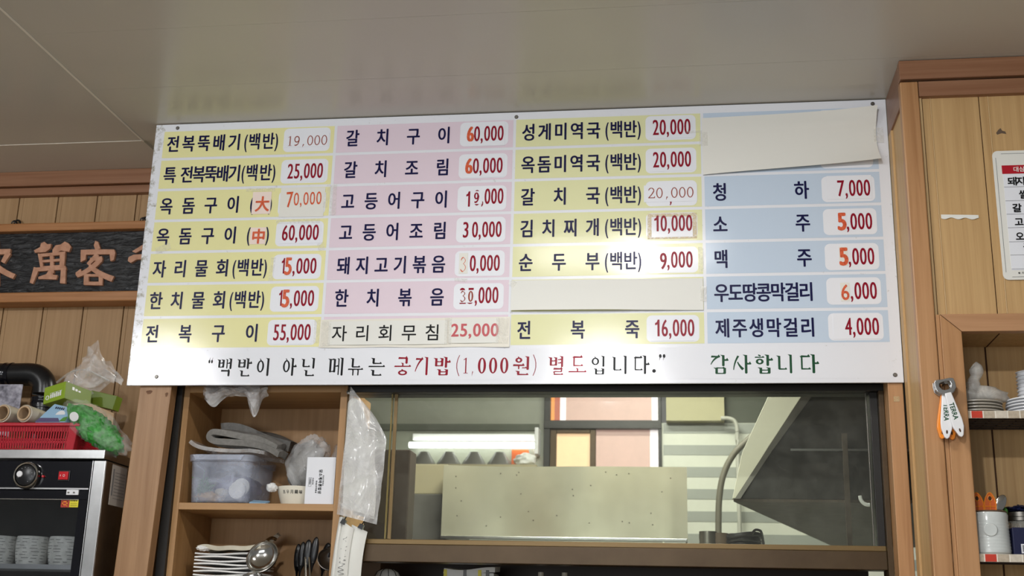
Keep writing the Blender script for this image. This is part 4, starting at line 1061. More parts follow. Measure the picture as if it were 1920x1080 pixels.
bwall((bx0, by0, 0), (bx1, by0, 0), (0, 1, 0)); bwall((bx1, by0, 0), (bx1, by1, 0), (-1, 0, 0)); bwall((bx1, by1, 0), (bx0, by1, 0), (0, -1, 0)); bwall((bx0, by1, 0), (bx0, by0, 0), (1, 0, 0))
cx_, cy_ = (bx0 + bx1) / 2, (by0 + by1) / 2
mb.v = [(cx_ + (x - cx_) * (1 - .05 * (bz1 - z) / .065), cy_ + (y - cy_) * (1 - .06 * (bz1 - z) / .065), z) for x, y, z in mb.v]
mb.build('tray', 'red_plastic', bk)
mb = MB(); e = .006
for a, b, c, d in ((bx0 - e, bx1 + e, by0 - e, by0 + .003), (bx0 - e, bx1 + e, by1 - .003, by1 + e), (bx0 - e, bx0 + .003, by0, by1), (bx1 - .003, bx1 + e, by0, by1)): mb.box(a, b, c, d, bz1 - .007, bz1 + .0015)
mb.build('rim', 'red_plastic', bk, bevel=.002)
def roll(x, z, r, ri, label, back):
    t = thing('film_roll', (x, .08, z - r), label, 'roll', 'rolls in the red basket')
    A = Vector((x, -.024, z)); B = Vector(back); ax = (B - A).normalized()
    rot = Matrix.Translation(A) @ ax.to_track_quat('Z', 'Y').to_matrix().to_4x4(); L = (B - A).length
    mb = MB().lathe([(ri, 0), (ri + .0028, -.0006), (r - .003, 0), (r - .003, .002)], (0, 0, 0), 30).lathe([(ri, 0), (ri, L)], (0, 0, 0), 30); mb.xf(rot); mb.build('core_tube', 'card_tube', t, smooth=True)
    mb = MB().lathe([(r - .003, .003), (r, .004), (r, L), (ri, L)], (0, 0, 0), 30); mb.xf(rot); mb.build('wrap', 'roll_film', t, smooth=True)
roll(-.2955, 1.8795, .0225, .0165, 'open cardboard tube roll at the left in the red basket', (-.262, .19, 1.868))
roll(-.2400, 1.8790, .0215, .0145, 'second wrapped roll, between the tube and the blue packet', (-.205, .19, 1.866))
bp = thing('blue_packet', (-.170, .01, 1.856), 'small pale blue printed packet leaning in the red basket', 'packet')
rot = Matrix.Translation((-.172, -.014, 1.8575)) @ Matrix.Rotation(R(-8), 4, 'Z') @ Matrix.Rotation(R(-30), 4, 'X') @ Matrix.Scale(1.16, 4)
mb = MB().prism([(-.040, .002), (.033, 0), (.034, .022), (.026, .040), (-.016, .051), (-.024, .036)], -.001, .014); mb.xf(rot); mb.build('packet', 'blue_card', bp, bevel=.001)
mb = MB(); mb.prism([(-.0395, .0025), (.020, .001), (.012, .011), (-.034, .013)], -.0016, -.0008, 0)
mb.prism([(.012 + .011 * math.cos(a), .020 + .011 * math.sin(a)) for a in [PI * k / 12 for k in range(13)]], -.0016, -.0008, 1)
for k in range(5): mb.box(-.008 + .005 * k, -.005 + .005 * k, -.0016, -.0008, .037 - .001 * k, .042 - .001 * k, 2)
mb.prism([(.018, .002), (.033, .002), (.033, .014), (.024, .012)], -.0016, -.0008, 3)
mb.xf(rot); mb.build('print', ['violet', 'white_plastic', 'navy', 'green_leaf'], bp)
gb = thing('green_box', (-.2, .10, 1.93), 'bright green card box lying tilted behind the blue packet', 'box')
rot = Matrix.Translation((-.2150, .060, 1.9450)) @ Matrix.Rotation(R(-20), 4, 'Z') @ Matrix.Rotation(R(-9), 4, 'Y') @ Matrix.Rotation(R(-6), 4, 'X')
mb = MB(); mb.box(-.036, .036, 0, .085, -.022, .022, 0); mb.xf(rot); o = mb.build('carton', ['green_box'], gb, bevel=.001)
mb = MB(); mb.box(.0362, .0366, .001, .084, -.0215, .0215, 0); mb.xf(rot); mb.build('side_sheet', ['green_box_dark'], gb)  # thin sheet making this side a darker green than the front
mb = MB()
mb.tube([(-.022 + .005 * math.cos(a), -.0006, -.008 + .005 * math.sin(a)) for a in [2 * PI * k / 14 for k in range(14)]], .0012, 6, closed=True)
for k in range(6): mb.box(-.013 + .0065 * k, -.0085 + .0065 * k, -.0006, 0, -.012, -.0015 + .002 * (k % 2))
mb.box(-.014, .026, -.0006, 0, .001, .0018)
for k in range(3): mb.box(.0366, .0370, .022 + .010 * k, .029 + .010 * k, .006, .014 - .002 * k)
mb.xf(rot); mb.build('print', 'white_plastic', gb)
o = MB(); o.box(-.036, .036, 0, .035, -.018, .018); o.xf(Matrix.Translation((-.142, .165, 1.948)) @ Matrix.Rotation(R(12), 4, 'Y'))
tag(o.build('green_carton', 'green_box_dark', bevel=.001), 'dark olive green carton behind the bright green box, against the plank wall', 'box')
o = MB(); o.box(-.178, -.116, .060, .188, 1.7935, 1.9180); tag(o.build('cardboard_box', 'card_tube', bevel=.001), 'plain cardboard box at the back of the red basket, under the green boxes', 'box')

sc_ = thing('scrubber_pack', (-.075, .0, 1.80), 'pack of green mesh scrubbers in shiny clear wrap, spilling over the warmer corner', 'scrubbers')
rot = Matrix.Translation((-.0700, .006, 1.8480)) @ Matrix.Rotation(R(36), 4, 'Y')
def ridg(p, d):
    k = 1 + .09 * math.sin(p.x * 520) * math.sin(p.z * 420 + p.x * 90) + .05 * math.sin(p.x * 230 + p.z * 180)
    w_ = 1 - .25 * (p.x < -.045) * min(1, (-.045 - p.x) / .04)
    return Vector((p.x, p.y * k * w_, p.z * k * w_))
mb = MB().blob((0, 0, 0), (.090, .038, .033), .12, 3, 2, 72, 40, shape=ridg); mb.xf(rot); mb.build('scrubber', 'green_mesh', sc_, smooth=True, angle=80)
mb = MB().blob((0, -.001, .003), (.097, .043, .039), .26, 2.0, 5, 44, 28); mb.xf(rot); mb.build('wrapper', 'film_shine', sc_, smooth=True)
mb = MB().lathe([(0, -.0005), (.011, -.0004), (.0115, 0)], (0, 0, 0), 18, 'y'); mb.xf(Matrix.Translation((-.098, -.0475, 1.866)) @ Matrix.Rotation(R(20), 4, 'X')); mb.build('round_white_disc', 'white_plastic', sc_)  # flat white disc in front of the wrap
cl = thing('plastic_bag', (-.19, .2, 1.98), 'crumpled clear plastic bag rising behind the green boxes', 'bag')
def f(u, v):
    a = u * 2 - 1
    x = -.188 + a * (.072 - .045 * v) + .022 * v + .014 * noise.noise(Vector((u * 3, v * 4, 1.3)))
    y = .175 - .03 * (1 - a * a) + .02 * noise.noise(Vector((u * 4, v * 5, 7.7)))
    z = 1.972 + .122 * v * (1 - .28 * abs(a)) + .016 * noise.noise(Vector((u * 5, v * 3, 4.1))) + .018 * (1 - v) * a * (a > 0) - .02 * a * v
    return (x, y, z)
MB().sheet(f, 26, 20, .0006).build('film', 'clear', cl, smooth=True)
MB().sheet(lambda u, v: (f(u, v * .8)[0] + .012, f(u, v)[1] + .018, f(u, v * .8)[2] - .006 + .01 * math.sin(u * 9)), 26, 16, .0006).build('film', 'clear', cl, smooth=True)
MB().tube(smooth_path([(-.262, .15, 1.990), (-.225, .15, 2.018), (-.185, .15, 2.022), (-.150, .15, 2.008), (-.122, .15, 1.995)]), .0045, 8, flat=.5).build('fold', 'clear2', cl, smooth=True)
pp = thing('black_pipe', (-.33, .22, 1.79), 'thick black plastic pipe with elbow, against the plank wall above the warmer', 'pipe')
r_ = .0265
MB().tube([(-1.0, .235, 2.030), (-.46, .235, 2.030)], r_, 24).build('pipe', 'black', pp, smooth=True)
mb = MB(); mb.tube(smooth_path([(-.475, .235, 2.030), (-.43, .235, 2.030), (-.385, .235, 2.030), (-.362, .235, 2.024), (-.346, .235, 2.008), (-.340, .235, 1.985), (-.340, .235, 1.940)], 5), .0305, 24)
mb.build('elbow', 'black', pp, smooth=True)
MB().tube([(-.456, .235, 2.030), (-.452, .235, 2.030), (-.449, .235, 2.030), (-.445, .235, 2.030), (-.440, .235, 2.030), (-.436, .235, 2.030)], [.0322, .0322, .0308, .0308, .0322, .0322], 24).build('collar', 'black_gloss', pp, smooth=True)
MB().tube([(-.340, .235, 1.966), (-.340, .235, 1.962), (-.340, .235, 1.959), (-.340, .235, 1.955), (-.340, .235, 1.952), (-.340, .235, 1.948)], [.0322, .0322, .0308, .0308, .0322, .0322], 24).build('collar', 'black_gloss', pp, smooth=True)
MB().tube([(-.340, .235, 1.95), (-.340, .235, 1.791)], r_, 24).build('pipe', 'black', pp, smooth=True)
o = MB(); o.box(-.50, -.3815, .196, .200, 1.905, 1.9960); o.box(-.48, -.40, .17, .2, 1.8576, 1.905)
tag(o.build('mottled_card', 'mottled', bevel=.001), 'mottled grey and white card standing in front of the black pipe', 'card')

# ================================================================ SHELF UNIT UNDER THE BOARD
su = thing('shelf_unit', (.32, .18, .90), 'open beech shelf unit under the left half of the menu board', 'shelves')
UX0, UX1, UY0, UY1 = .1175, .5265, .07, .29
MB().box(UX0, UX0 + .0145, UY0, UY1, .90, 1.9625).build('side_panel', 'beech', su, bevel=.0006)
MB().box(UX1 - .0165, UX1, UY0, UY1, .90, 1.9625).build('side_panel', 'beech', su, bevel=.0006)
MB().box(UX0 + .0145, UX1 - .0165, UY0, UY1, 1.9465, 1.9625).build('top_panel', 'beech_h', su, bevel=.0006)
for z in (1.6815, 1.488, 1.20, .93): MB().box(UX0 + .0145, UX1 - .0165, UY0 + .0005, UY1 - .006, z - .0160, z).build('shelf', 'beech_h', su, bevel=.0006)
MB().box(UX0 + .0145, UX1 - .0165, UY1 - .006, UY1, .90, 1.9465).build('back_panel', 'beech', su)
S1 = 1.6815; S2 = 1.488
# clear bin and what is in it
bn = thing('storage_bin', (.222, .17, S1), 'clear plastic storage bin with handled rim on the upper shelf', 'bin')
mb = MB()
def ring(z, e): return [(x, y, z) for x, y in rrect(.1440 - e, .2940 + e, .088 - e, .262 + e, .018)]
lev = [ring(S1 + .0005, -.008), ring(S1 + .004, -.003), ring(S1 + .100, .002), ring(S1 + .101, .006), ring(S1 + .1165, .007), ring(S1 + .1175, .003), ring(S1 + .103, .000), ring(S1 + .008, -.006)]
n = len(lev[0]); V = [p for l in lev for p in l]; F_ = [tuple(range(n))[::-1], tuple(7 * n + k for k in range(n))]
for k in range(7):
    for i in range(n): j = (i + 1) % n; F_.append((k * n + i, k * n + j, (k + 1) * n + j, (k + 1) * n + i))
mb.add(V, F_); mb.build('bin', 'frost', bn, smooth=True)
MB().prism([(.158, S1 + .1035), (.272, S1 + .1035), (.281, S1 + .116), (.150, S1 + .116)], .0785, .0815).build('rim_handle', 'frost', bn, bevel=.001)
gs = thing('herb_sprig', (.165, .11, S1), 'green fluffy sprig at the left inside the clear bin', 'herb')
mb = MB(); random.seed(3)
for k in range(90):
    a = Vector((.167 + random.gauss(0, .007), .128 + random.gauss(0, .008), S1 + .035 + random.gauss(0, .012)))
    b = a + Vector((random.gauss(0, .010), random.gauss(0, .008), random.gauss(.004, .010)))
    b.x = max(b.x, .149); mb.tube([a, (a + b) / 2 + Vector((0, 0, .002)), b], .0011, 5)
mb.tube([(.167, .128, S1 + .011), (.168, .128, S1 + .04)], .004, 6); mb.build('sprig', 'green_leaf', gs)
for (x, y, z, r, lab) in ((.2580, .1075, S1 + .035, .0205, 'round white pad in front, inside the clear bin'), (.2640, .117, S1 + .044, .0205, 'round white pad behind the other, inside the clear bin')):
    tag(MB().lathe([(0, 0), (r, 0), (r * 1.02, .003), (r, .006), (0, .006)], (x, y, z), 28, 'y').build('cotton_pad', 'cloth_white', smooth=True), lab, 'pad', 'white pads in the clear bin')
tag(MB().blob((.186, .125, S1 + .0195), (.034, .026, .012), .3, 2, 4).build('snack_packet', 'ochre', smooth=True), 'brown and yellow packet at the bottom left of the clear bin', 'packet')
tag(MB().blob((.212, .13, S1 + .030), (.017, .018, .011), .2, 2, 8).build('garlic_bulb', 'cloth_beige', smooth=True), 'small pale lump lying behind the packet in the clear bin', 'food')
tag(MB().blob((.222, .205, S1 + .048), (.058, .038, .034), .25, 2, 6).build('dark_bundle', 'violet', smooth=True), 'dark violet bundle filling the back of the clear bin', 'bundle')
pk = thing('film_packet', (.24, .17, 1.80), 'flat clear plastic packet lying across the rim of the bin, under the grey cloth', 'packet')
MB().sheet(lambda u, v: (0.138 + .190 * u, .083 + .15 * v, 1.808 + .022 * math.exp(-u / .12) - .03 * max(0, u - .8) + .001 * math.sin(u * 8 + v * 5) + .0006 * v), 30, 10, .009).build('film', 'clear2', pk, smooth=True)
gc = thing('grey_cloth', (.27, .17, 1.81), 'folded grey cloth lying on the flat packet over the bin', 'cloth')
path = smooth_path([(.360, 0, 1.800), (.325, 0, 1.816), (.28, 0, 1.8240), (.235, 0, 1.8265), (.196, 0, 1.830), (.181, 0, 1.841), (.188, 0, 1.8535), (.215, 0, 1.8535), (.26, 0, 1.8465), (.31, 0, 1.8385), (.354, 0, 1.8185)], 6)
def f(u, v):
    t = u * (len(path) - 1); i = min(int(t), len(path) - 2); p = path[i].lerp(path[i + 1], t - i)
    return (p.x + .006 * math.sin(v * 4), .092 + .078 * v, p.z + .003 * math.sin(v * 7 + u * 5) + .006 * v)
MB().sheet(f, 60, 12, .0150).build('fold', 'cloth_grey', gc, smooth=True)
tag(MB().sheet(lambda u, v: ((.176 + .18 * u), .180 + .075 * v, 1.884 - .048 * u ** 1.6 + .004 * math.sin(u * 7 + v * 3) - .006 * (1 - v)), 30, 10, .026).build('dark_cloth', 'cloth_grey', smooth=True), 'second grey cloth lying on top, behind the folded one', 'cloth')
bw = thing('paper_bowl', (.392, .145, S1), 'cream bowl with black brush writing round its rim, beside the white box', 'bowl')
pr = [(0, 0), (.034, 0), (.036, .004), (.0475, .040), (.0490, .0455), (.0478, .0465), (.0460, .042), (.034, .008), (0, .006)]
MB().lathe(pr, (.394, .150, S1), 36).build('bowl', 'cream', bw, smooth=True)
mb = MB(); g_ = ['초', '우', '月', '鷄', '味']
for k, ch in enumerate(g_):
    a_ = R(246 + 13 * k); hw = .0085
    for A in RING[:5]:
        vs2, fs2 = glyph(ch)
        pts = []
        for (a, b) in vs2:
            z = S1 + .0285 + b * .0095 + A[1] * .0002; rr = .0438 + .29 * (z - S1 - .028) + .0003
            an = a_ + (a - .45) * hw / .045 + A[0] * .004
            pts.append((.394 + rr * math.cos(an), .150 + rr * math.sin(an), z))
        mb.add(pts, fs2)
mb.build('lettering', 'black_ink', bw)
gbg = thing('grey_bag', (.41, .16, 1.73), 'clear plastic bag stuffed with grey cloth, standing in the cream bowl', 'bag')
MB().blob((.405, .165, 1.785), (.040, .034, .062), .2, 1.5, 11, shape=lambda p, d: Vector((p.x + .012 * (p.z > 0) * p.z / .06, p.y, p.z))).build('grey_content', 'cloth_grey', gbg, smooth=True)
MB().blob((.410, .163, 1.786), (.050, .042, .070), .28, 1.7, 21, 40, 26, shape=lambda p, d: Vector((p.x + .016 * (p.z > 0) * p.z / .06, p.y, max(p.z, -.058)))).build('bag_film', 'clear2', gbg, smooth=True)
tag(MB().blob((.478, .205, 1.795), (.020, .03, .050), .2, 1.6, 31).build('film_bundle', 'clear2', smooth=True), 'bundle of clear film behind the white box, against the right shelf side', 'bag')
wb = thing('white_box', (.468, .11, S1), 'white card box with sideways black lettering at the right end of the upper shelf', 'box')
MB().box(.4325, .5030, .091, .128, S1, S1 + .1125).build('carton', 'cell_white', wb, bevel=.0007)
mb = MB()
def vtext(s, xr, z_top, hgt, width, bx):
    for i, ch in enumerate(s):
        zc = z_top - hgt * (i + .5)
        for A in RING:
            vs2, fs2 = glyph(ch)
            mb.add([(xr + (b - .375) * width + A[0] * bx, .0905 - .00001 * A[0], zc - (a - .45) * hgt * .95 + A[1] * bx) for a, b in vs2], fs2)
vtext('담소계바른밥상', .4680, S1 + .0835, .0083, .0092, .0003)
vtext('정성가득한상', .4750, S1 + .070, .0042, .0040, .0001); vtext('맛있는우리밥상', .4590, S1 + .057, .0042, .0040, .0002); vtext('주문전화', .4500, S1 + .064, .0042, .0040, .0001); vtext('건강밥상', .4430, S1 + .062, .0036, .0034, .0002)
for a, b, c, d in ((.4395, .4399, .043, .064), (.4460, .4464, .043, .064), (.4395, .4464, .043, .0434), (.4395, .4464, .0636, .064)): mb.box(a, b, .0904, .091, S1 + c, S1 + d)
mb.build('lettering', 'black_ink', wb)
o = MB(); o.sheet(lambda u, v: (.300 + .040 * u, .085 + .03 * v, S1 + .003 + .008 * v - .002 * u), 6, 4, .003); tag(o.build('flat_sachet', 'blue_card', smooth=True), 'small flat pale sachet between the bin and the cream bowl', 'packet')
tag(MB().blob((.343, .112, 1.724), (.013, .012, .011), .25, 2, 3).build('tissue_wad', 'cloth_white', smooth=True), 'crumpled pale blue white wad at the left rim of the cream bowl', 'wad')
hb = thing('hanging_bag', (.25, .06, 1.93), 'crumpled clear plastic bag with two loose handles drooping below the menu board edge', 'bag')
def f(u, v):
    d = .028 + .026 * math.exp(-((u - .12) / .13) ** 2) + .052 * math.exp(-((u - .80) / .085) ** 2)
    x = .178 + .155 * u + .004 * noise.noise(Vector((u * 7, v * 4, 2)))
    return (x, .0635 - .012 * math.sin(PI * v) - .010 * noise.noise(Vector((u * 9, v * 5, 0))), 1.9640 - d * v + .003 * noise.noise(Vector((u * 8, v * 6, 5))))
MB().sheet(f, 48, 14, .0006).build('film', 'clear2', hb, smooth=True)
MB().sheet(lambda u, v: (f(u * .9, v)[0], f(u, v)[1] - .0105 - .004 * v, f(u * .9, v * .93)[2]), 40, 12, .0006).build('film', 'clear', hb, smooth=True)

# lower shelf: folded napkins, cloth, ladles
lay = []
for k in range(10):
    z0 = S2 + .0006 + .0083 * k; ph = (k % 2) * 2.6 + .5 * math.sin(k * 2.3)
    def f(u, v, z0=z0, ph=ph):
        return (.166 + .150 * u, .112 + .14 * v, z0 + .0042 + .0019 * math.sin(u * 5.2 + ph + v * .3))
    lay.append(tag(MB().sheet(f, 26, 6, .0036).build('napkin', 'cloth_white', smooth=True), 'wavy white folded napkin, %s of the stack on the lower shelf' % ORD[9 - k], 'napkin', 'folded white napkins on the lower shelf'))
bc = thing('beige_cloth', (.25, .16, 1.572), 'greyish beige cloth with raised corner lying on the napkin stack', 'cloth')
def f(u, v):
    return (.176 + .155 * u, .100 + .13 * v, 1.5755 + .008 * math.sin(u * 3 + .4) * (1 - u) + .044 * max(0, u - .45) ** 1.5 * 2.2 * (v ** 1.2 + .25) + .003 * math.sin(u * 14 + v * 5) * (1 - u))
MB().sheet(f, 36, 14, .010).build('fold', 'cloth_beige', bc, smooth=True)
MB().blob((.189, .108, 1.5795), (.018, .012, .007), .3, 3, 8).build('rolled_end', 'cloth_white', bc, smooth=True)
uc = thing('utensil_caddy', (.42, .16, S2), 'low black caddy holding the ladles on the lower shelf', 'caddy')
MB().box(.338, .502, .086, .25, S2, S2 + .003).box(.338, .502, .086, .089, S2, S2 + .016).box(.338, .502, .247, .25, S2, S2 + .016).box(.338, .341, .086, .25, S2, S2 + .016).box(.499, .502, .086, .25, S2, S2 + .016).build('tray', 'black', uc, bevel=.001)
def ladle(x, y, z, r, tilt, mat, label, grp='ladles on the lower shelf'):
    t = thing('ladle', (x, y, S2), label, 'ladle', grp)
    rot = Matrix.Translation((x, y, z)) @ Matrix.Rotation(R(tilt[1]), 4, 'Z') @ Matrix.Rotation(R(tilt[0]), 4, 'X')
    pr = [(r * math.sin(a), -r * .62 * math.cos(a)) for a in [PI / 2 * k / 8 for k in range(9)]] + [(r * 1.03, .0008), (r * .98, .0012)] + [(r * .96 * math.sin(a), -r * .57 * math.cos(a) + .0005) for a in [PI / 2 * k / 8 for k in range(8, -1, -1)]]
    mb = MB().lathe(pr, (0, 0, 0), 36); mb.xf(rot); mb.build('bowl', mat, t, smooth=True)
    mb = MB().tube(smooth_path([(0, r * .98, 0), (0, r * 1.25, -.008), (0, r * 1.5, -.022), (0, r * 1.6, -.036)]), .0042, 8); mb.xf(rot); mb.build('handle', mat, t, smooth=True)
ladle(.3440, .0800, 1.5600, .0390, (68, -10), 'chrome', 'steel ladle with its round bowl facing out, beside the napkins')
ladle(.3180, .0830, 1.5080, .028, (40, -6), 'chrome', 'second steel ladle low in front, cut by the bottom photo edge')
ladle(.486, .150, 1.5605, .029, (64, 26), 'steel_dark', 'dark steel ladle against the right side of the lower shelf')
def blackspoon(x, y, h, lean, w_, label):
    t = thing('black_spoon', (x, y, S2), label, 'spoon', 'black spoons in the caddy')
    rot = Matrix.Translation((x, y, S2 + .004)) @ Matrix.Rotation(R(lean), 4, 'Y')
    mb = MB().blob((0, 0, h - .032), (w_, .005, .034), .0, 1); mb.xf(rot); mb.build('bowl', 'black', t, smooth=True)
    mb = MB().tube([(0, 0, 0), (0, 0, h * .5), (0, .002, h - .05)], .005, 8); mb.xf(rot); mb.build('handle', 'black', t, smooth=True)
blackspoon(.4085, .165, .108, 3, .0095, 'black spoon just right of the big steel ladle')
blackspoon(.428, .150, .112, 2, .0115, 'wide black spoon right of the first one')
blackspoon(.441, .140, .118, 6, .0100, 'tallest black spoon, in the middle of the dark bunch')
blackspoon(.458, .170, .108, 9, .0120, 'black spoon leaning towards the right side of the shelf')
blackspoon(.390, .205, .106, 0, .0095, 'black spoon behind the big steel ladle')
for x0, x1, lab in ((.436, .450, 'steel chopstick-thin tongs left of the pair among the black spoons'), (.445, .462, 'steel thin tongs right of the pair among the black spoons')):
    t = thing('steel_tongs', (x0, .10, S2), lab, 'tongs', 'steel tongs in the caddy'); MB().tube([(x1, .094, S2 + .004), (x0, .118, S2 + .074)], .0026, 8).build('arm', 'chrome', t, smooth=True)

# bag of white paper and receipts on the side of the shelf unit
pb = thing('paper_bag_bundle', (.585, .05, 1.64), 'clear plastic bag holding folded white paper, hanging on the right side of the shelf unit', 'bag')
def f(u, v):
    x = .536 + .002 * v + (.030 + .022 * math.sin(v * 2.6) + .034 * v) * u
    return (x, .052 - .010 * math.sin(PI * u) - .004 * math.sin(u * 9 + v * 3), 1.915 - .245 * v - .018 * u * v + .012 * math.sin(u * 3) * (1 - v))
MB().sheet(f, 26, 26, .003).build('folded_paper', 'paper', pb, smooth=True)
MB().sheet(lambda u, v: (.552 + .050 * u + .010 * v, .060 - .004 * math.sin(u * 7), 1.862 - .205 * v - .010 * u), 16, 16, .003).build('grey_paper', 'paper_cream', pb, smooth=True)
def f(u, v):
    x = .5305 + .012 * (1 - v) * (1 - u) + u * (.062 + .045 * min(1, v * 3.2) - .012 * v ** 2) - .002 * v
    return (x, .040 - .012 * math.sin(PI * u) - .006 * noise.noise(Vector((u * 5, v * 8, 3))), 1.943 - .288 * v - .022 * u * v + .022 * (1 - v) * (.5 - u) - .035 * u * (1 - v) ** 4)
MB().sheet(f, 26, 34, .0006).build('film', 'clear2', pb, smooth=True)
tag(MB().lathe([(0, 0), (.0035, 0), (.0035, -.02), (.005, -.021), (0, -.022)], (.5325, .078, 1.944), 10, 'y').build('nail', 'steel_dark', smooth=True), 'small nail at the top right of the shelf unit, behind the hanging bag', 'nail')
rb = thing('receipt_bundle', (.57, .05, 1.50), 'bundle of white receipts hanging from black clips, below the bag of white paper', 'papers')
for k, (a, b, y, zt, sl) in enumerate(((.530, .545, .060, 1.651, -.010), (.541, .570, .054, 1.640, -.012), (.560, .6005, .062, 1.634, -.010))):
    def f(u, v, a=a, b=b, y=y, zt=zt, k=k):
        return (a + (b - a) * u - (.014 + .002 * k) * v - .004 * math.sin(v * 3 + u) * u, y - .006 * math.sin(PI * u) - .004 * math.sin(v * 4), zt - .150 * v - .016 * u * (k > 0))
    MB().sheet(f, 12, 16, .0016).build('sheet', 'paper', rb, smooth=True)
random.seed(11); mb = MB()
for k in range(4):
    z = 1.605 - .022 * k; pts = [(.548 - .002 * k + .0045 * math.sin(i * 1.9 + k) + .006 * (i % 3 == 0), .0455 - .001, z - .0028 * i) for i in range(8)]
    mb.tube(smooth_path(pts, 3), .0005, 4)
mb.build('pen_marks', 'grey_ink', rb)
for x, z, y in ((.5425, 1.6395, .050), (.5835, 1.6300, .055)):
    mb = MB(); mb.prism([(-.006, -.006), (.006, -.006), (.0045, .005), (-.0045, .005)], -.004, .008); mb.tube([(0, 0, .004), (.002, -.004, .014), (-.002, -.005, .016)], .0016, 6); mb.xf(Matrix.Translation((x, y, z)) @ Matrix.Rotation(R(24), 4, 'Y')); mb.build('clip', 'black', rb)

# ================================================================ KITCHEN BEHIND THE GLASS
struct(MB().box(.53, 1.766, .137, .469, 1.41, 1.45).build('counter_shelf', 'dark_brown'))
o = thing('striped_cap', (.598, .26, 1.45), 'white cap with thin dark stripes just under the window rail', 'cap')
MB().lathe([(.036, .0), (.0365, .05), (.034, .074), (.026, .088), (.014, .0945), (0, .096)], (.606, .24, 1.4502), 28).build('crown', 'cloth_white', o, smooth=True)
mb = MB()
for k in range(10): mb.tube([(.606 + r * math.cos(R(36 * k)), .24 + r * math.sin(R(36 * k)), 1.4505 + z) for r, z in ((.0368, .05), (.0345, .074), (.0265, .0885), (.014, .095))], .0008, 5)
mb.build('stripe', 'black_ink', o)
o = thing('folded_towel', (.81, .3, 1.45), 'folded white towel with yellow and grey stripes under the window rail', 'towel')
MB().sheet(lambda u, v: (.742 + .125 * u, .25 + .08 * v, 1.551 - .004 * math.sin(u * 5) - .006 * (1 - v)), 20, 6, .012).box(.745, .864, .252, .33, 1.4505, 1.541).build('towel', 'cloth_white', o, smooth=True)
mb = MB()
for x, m_ in ((.742, 0), (.790, 1), (.826, 0), (.845, 1)): mb.box(x, x + .008, .2495, .2515, 1.46, 1.548, m_)
mb.build('stripe', ['yellow', 'grey_ink'], o)
for x, lab in ((.978, 'small pale bottle under the window rail, left of the pair'), (1.035, 'small pale bottle under the window rail, right of the pair')):
    tag(MB().lathe([(0, 0), (.014, 0), (.014, .06), (.007, .075), (.007, .095), (0, .095)], (x, .25, 1.4502), 18).build('bottle', 'ceramic_grey', smooth=True), lab, 'bottle', 'bottles under the window rail')

hd = thing('steel_hood', (.93, 1.2, 1.70), 'wide stainless steel exhaust box with bowed front, seen through the glass', 'hood')
mb = MB()
def f(u, v):
    x = .540 + .784 * u
    return (x, 1.2 + .030 * math.sin(PI * u) + .10 * max(0, u - .93) ** 1.0 + .012 * math.sin(u * 8) , 1.7085 + .2270 * v)
mb.sheet(f, 40, 8, .002)
mb.build('front', 'steel_hood', hd, smooth=True)
MB().box(.540, 1.322, 1.250, 1.70, 1.930, 1.936).box(.540, .544, 1.215, 1.70, 1.706, 1.936).box(1.318, 1.322, 1.225, 1.70, 1.706, 1.936).build('casing', 'steel_dark', hd)
MB().box(.540, 1.322, 1.192, 1.205, 1.700, 1.7085).build('lower_lip', 'steel', hd, bevel=.001)
random.seed(5); mb = MB()
for k in range(26):
    u = random.uniform(.05, .95); v = random.uniform(.1, .95); p = f(u, v)
    mb.lathe([(0, -.0016), (.0022, -.0012), (.0022, 0)], (p[0], p[1] - .0006, p[2]), 6, 'y')
mb.build('spot', 'dark_brown', hd)
tl = thing('tube_lamp', (.42, KY - .05, 2.19), 'long white fluorescent tube lamp on the kitchen wall', 'lamp')
MB().box(.155, .70, KY - .045, KY - .0, 2.214, 2.242).build('batten', 'white_plastic', tl, bevel=.003)
MB().box(.690, .706, KY - .09, KY - .0, 2.150, 2.262).build('end_cap', 'white_plastic', tl, bevel=.003)
MB().tube([(.148, KY - .065, 2.189), (.690, KY - .065, 2.189)], .0125, 16).build('tube', 'lamp_glow', tl, smooth=True)
struct(MB().box(.05, .71, KY - .18, KY - .0, 2.080, 2.092).build('trim_wallshelf', 'cupboard_beige'))
def kbowl(k):
    t = MB().lathe([(0, .062), (.020, .062), (.056, .006), (.058, 0), (.055, 0), (.018, .056), (0, .056)], (.22 + .108 * k, KY - .09, 2.0925), 24).build('bowl', 'grey_upturned', smooth=True)
    return tag(t, 'grey upturned bowl on the kitchen shelf under the tube lamp, %s from the left' % ['first', 'second', 'third', 'fourth'][k], 'bowl', 'upturned bowls under the tube lamp')
M['grey_upturned'] = M['cupboard_grey']
for k in range(4): kbowl(k)
tag(MB().blob((.655, KY - .11, 2.118), (.045, .04, .030), .3, 2, 12, shape=lambda p, d: Vector((p.x, p.y, max(p.z, -.0255)))).build('white_bundle', 'cloth_white', smooth=True), 'white bundle on the kitchen shelf below the right end of the tube lamp', 'bundle')
tag(MB().box(.590, .660, KY - .06, KY - .02, 2.0925, 2.172).build('orange_packet', 'orange_dark', bevel=.002), 'orange brown packet behind the white bundle on the kitchen shelf', 'packet')
tag(MB().box(.40, .565, .60, .68, 0, 1.892).build('pillar', 'dark_brown', bevel=.003), 'dark brown pillar at the left behind the glass', 'pillar')
kc = thing('kitchen_cupboard', (.45, 1.5, 0), 'beige and grey cupboard between the dark pillar and the steel hood', 'cupboard')
MB().box(.30, .53, 1.32, 1.60, 1.855, 1.955).build('upper_body', 'cupboard_beige', kc, bevel=.003); MB().box(.30, .53, 1.31, 1.60, 0, 1.854).build('lower_body', 'cupboard_grey', kc, bevel=.003)
rh = thing('range_hood', (1.75, .9, 1.77), 'large dark range hood with pale slanted edge at the right behind the glass', 'hood')
A_ = (1.447, 1.766); 
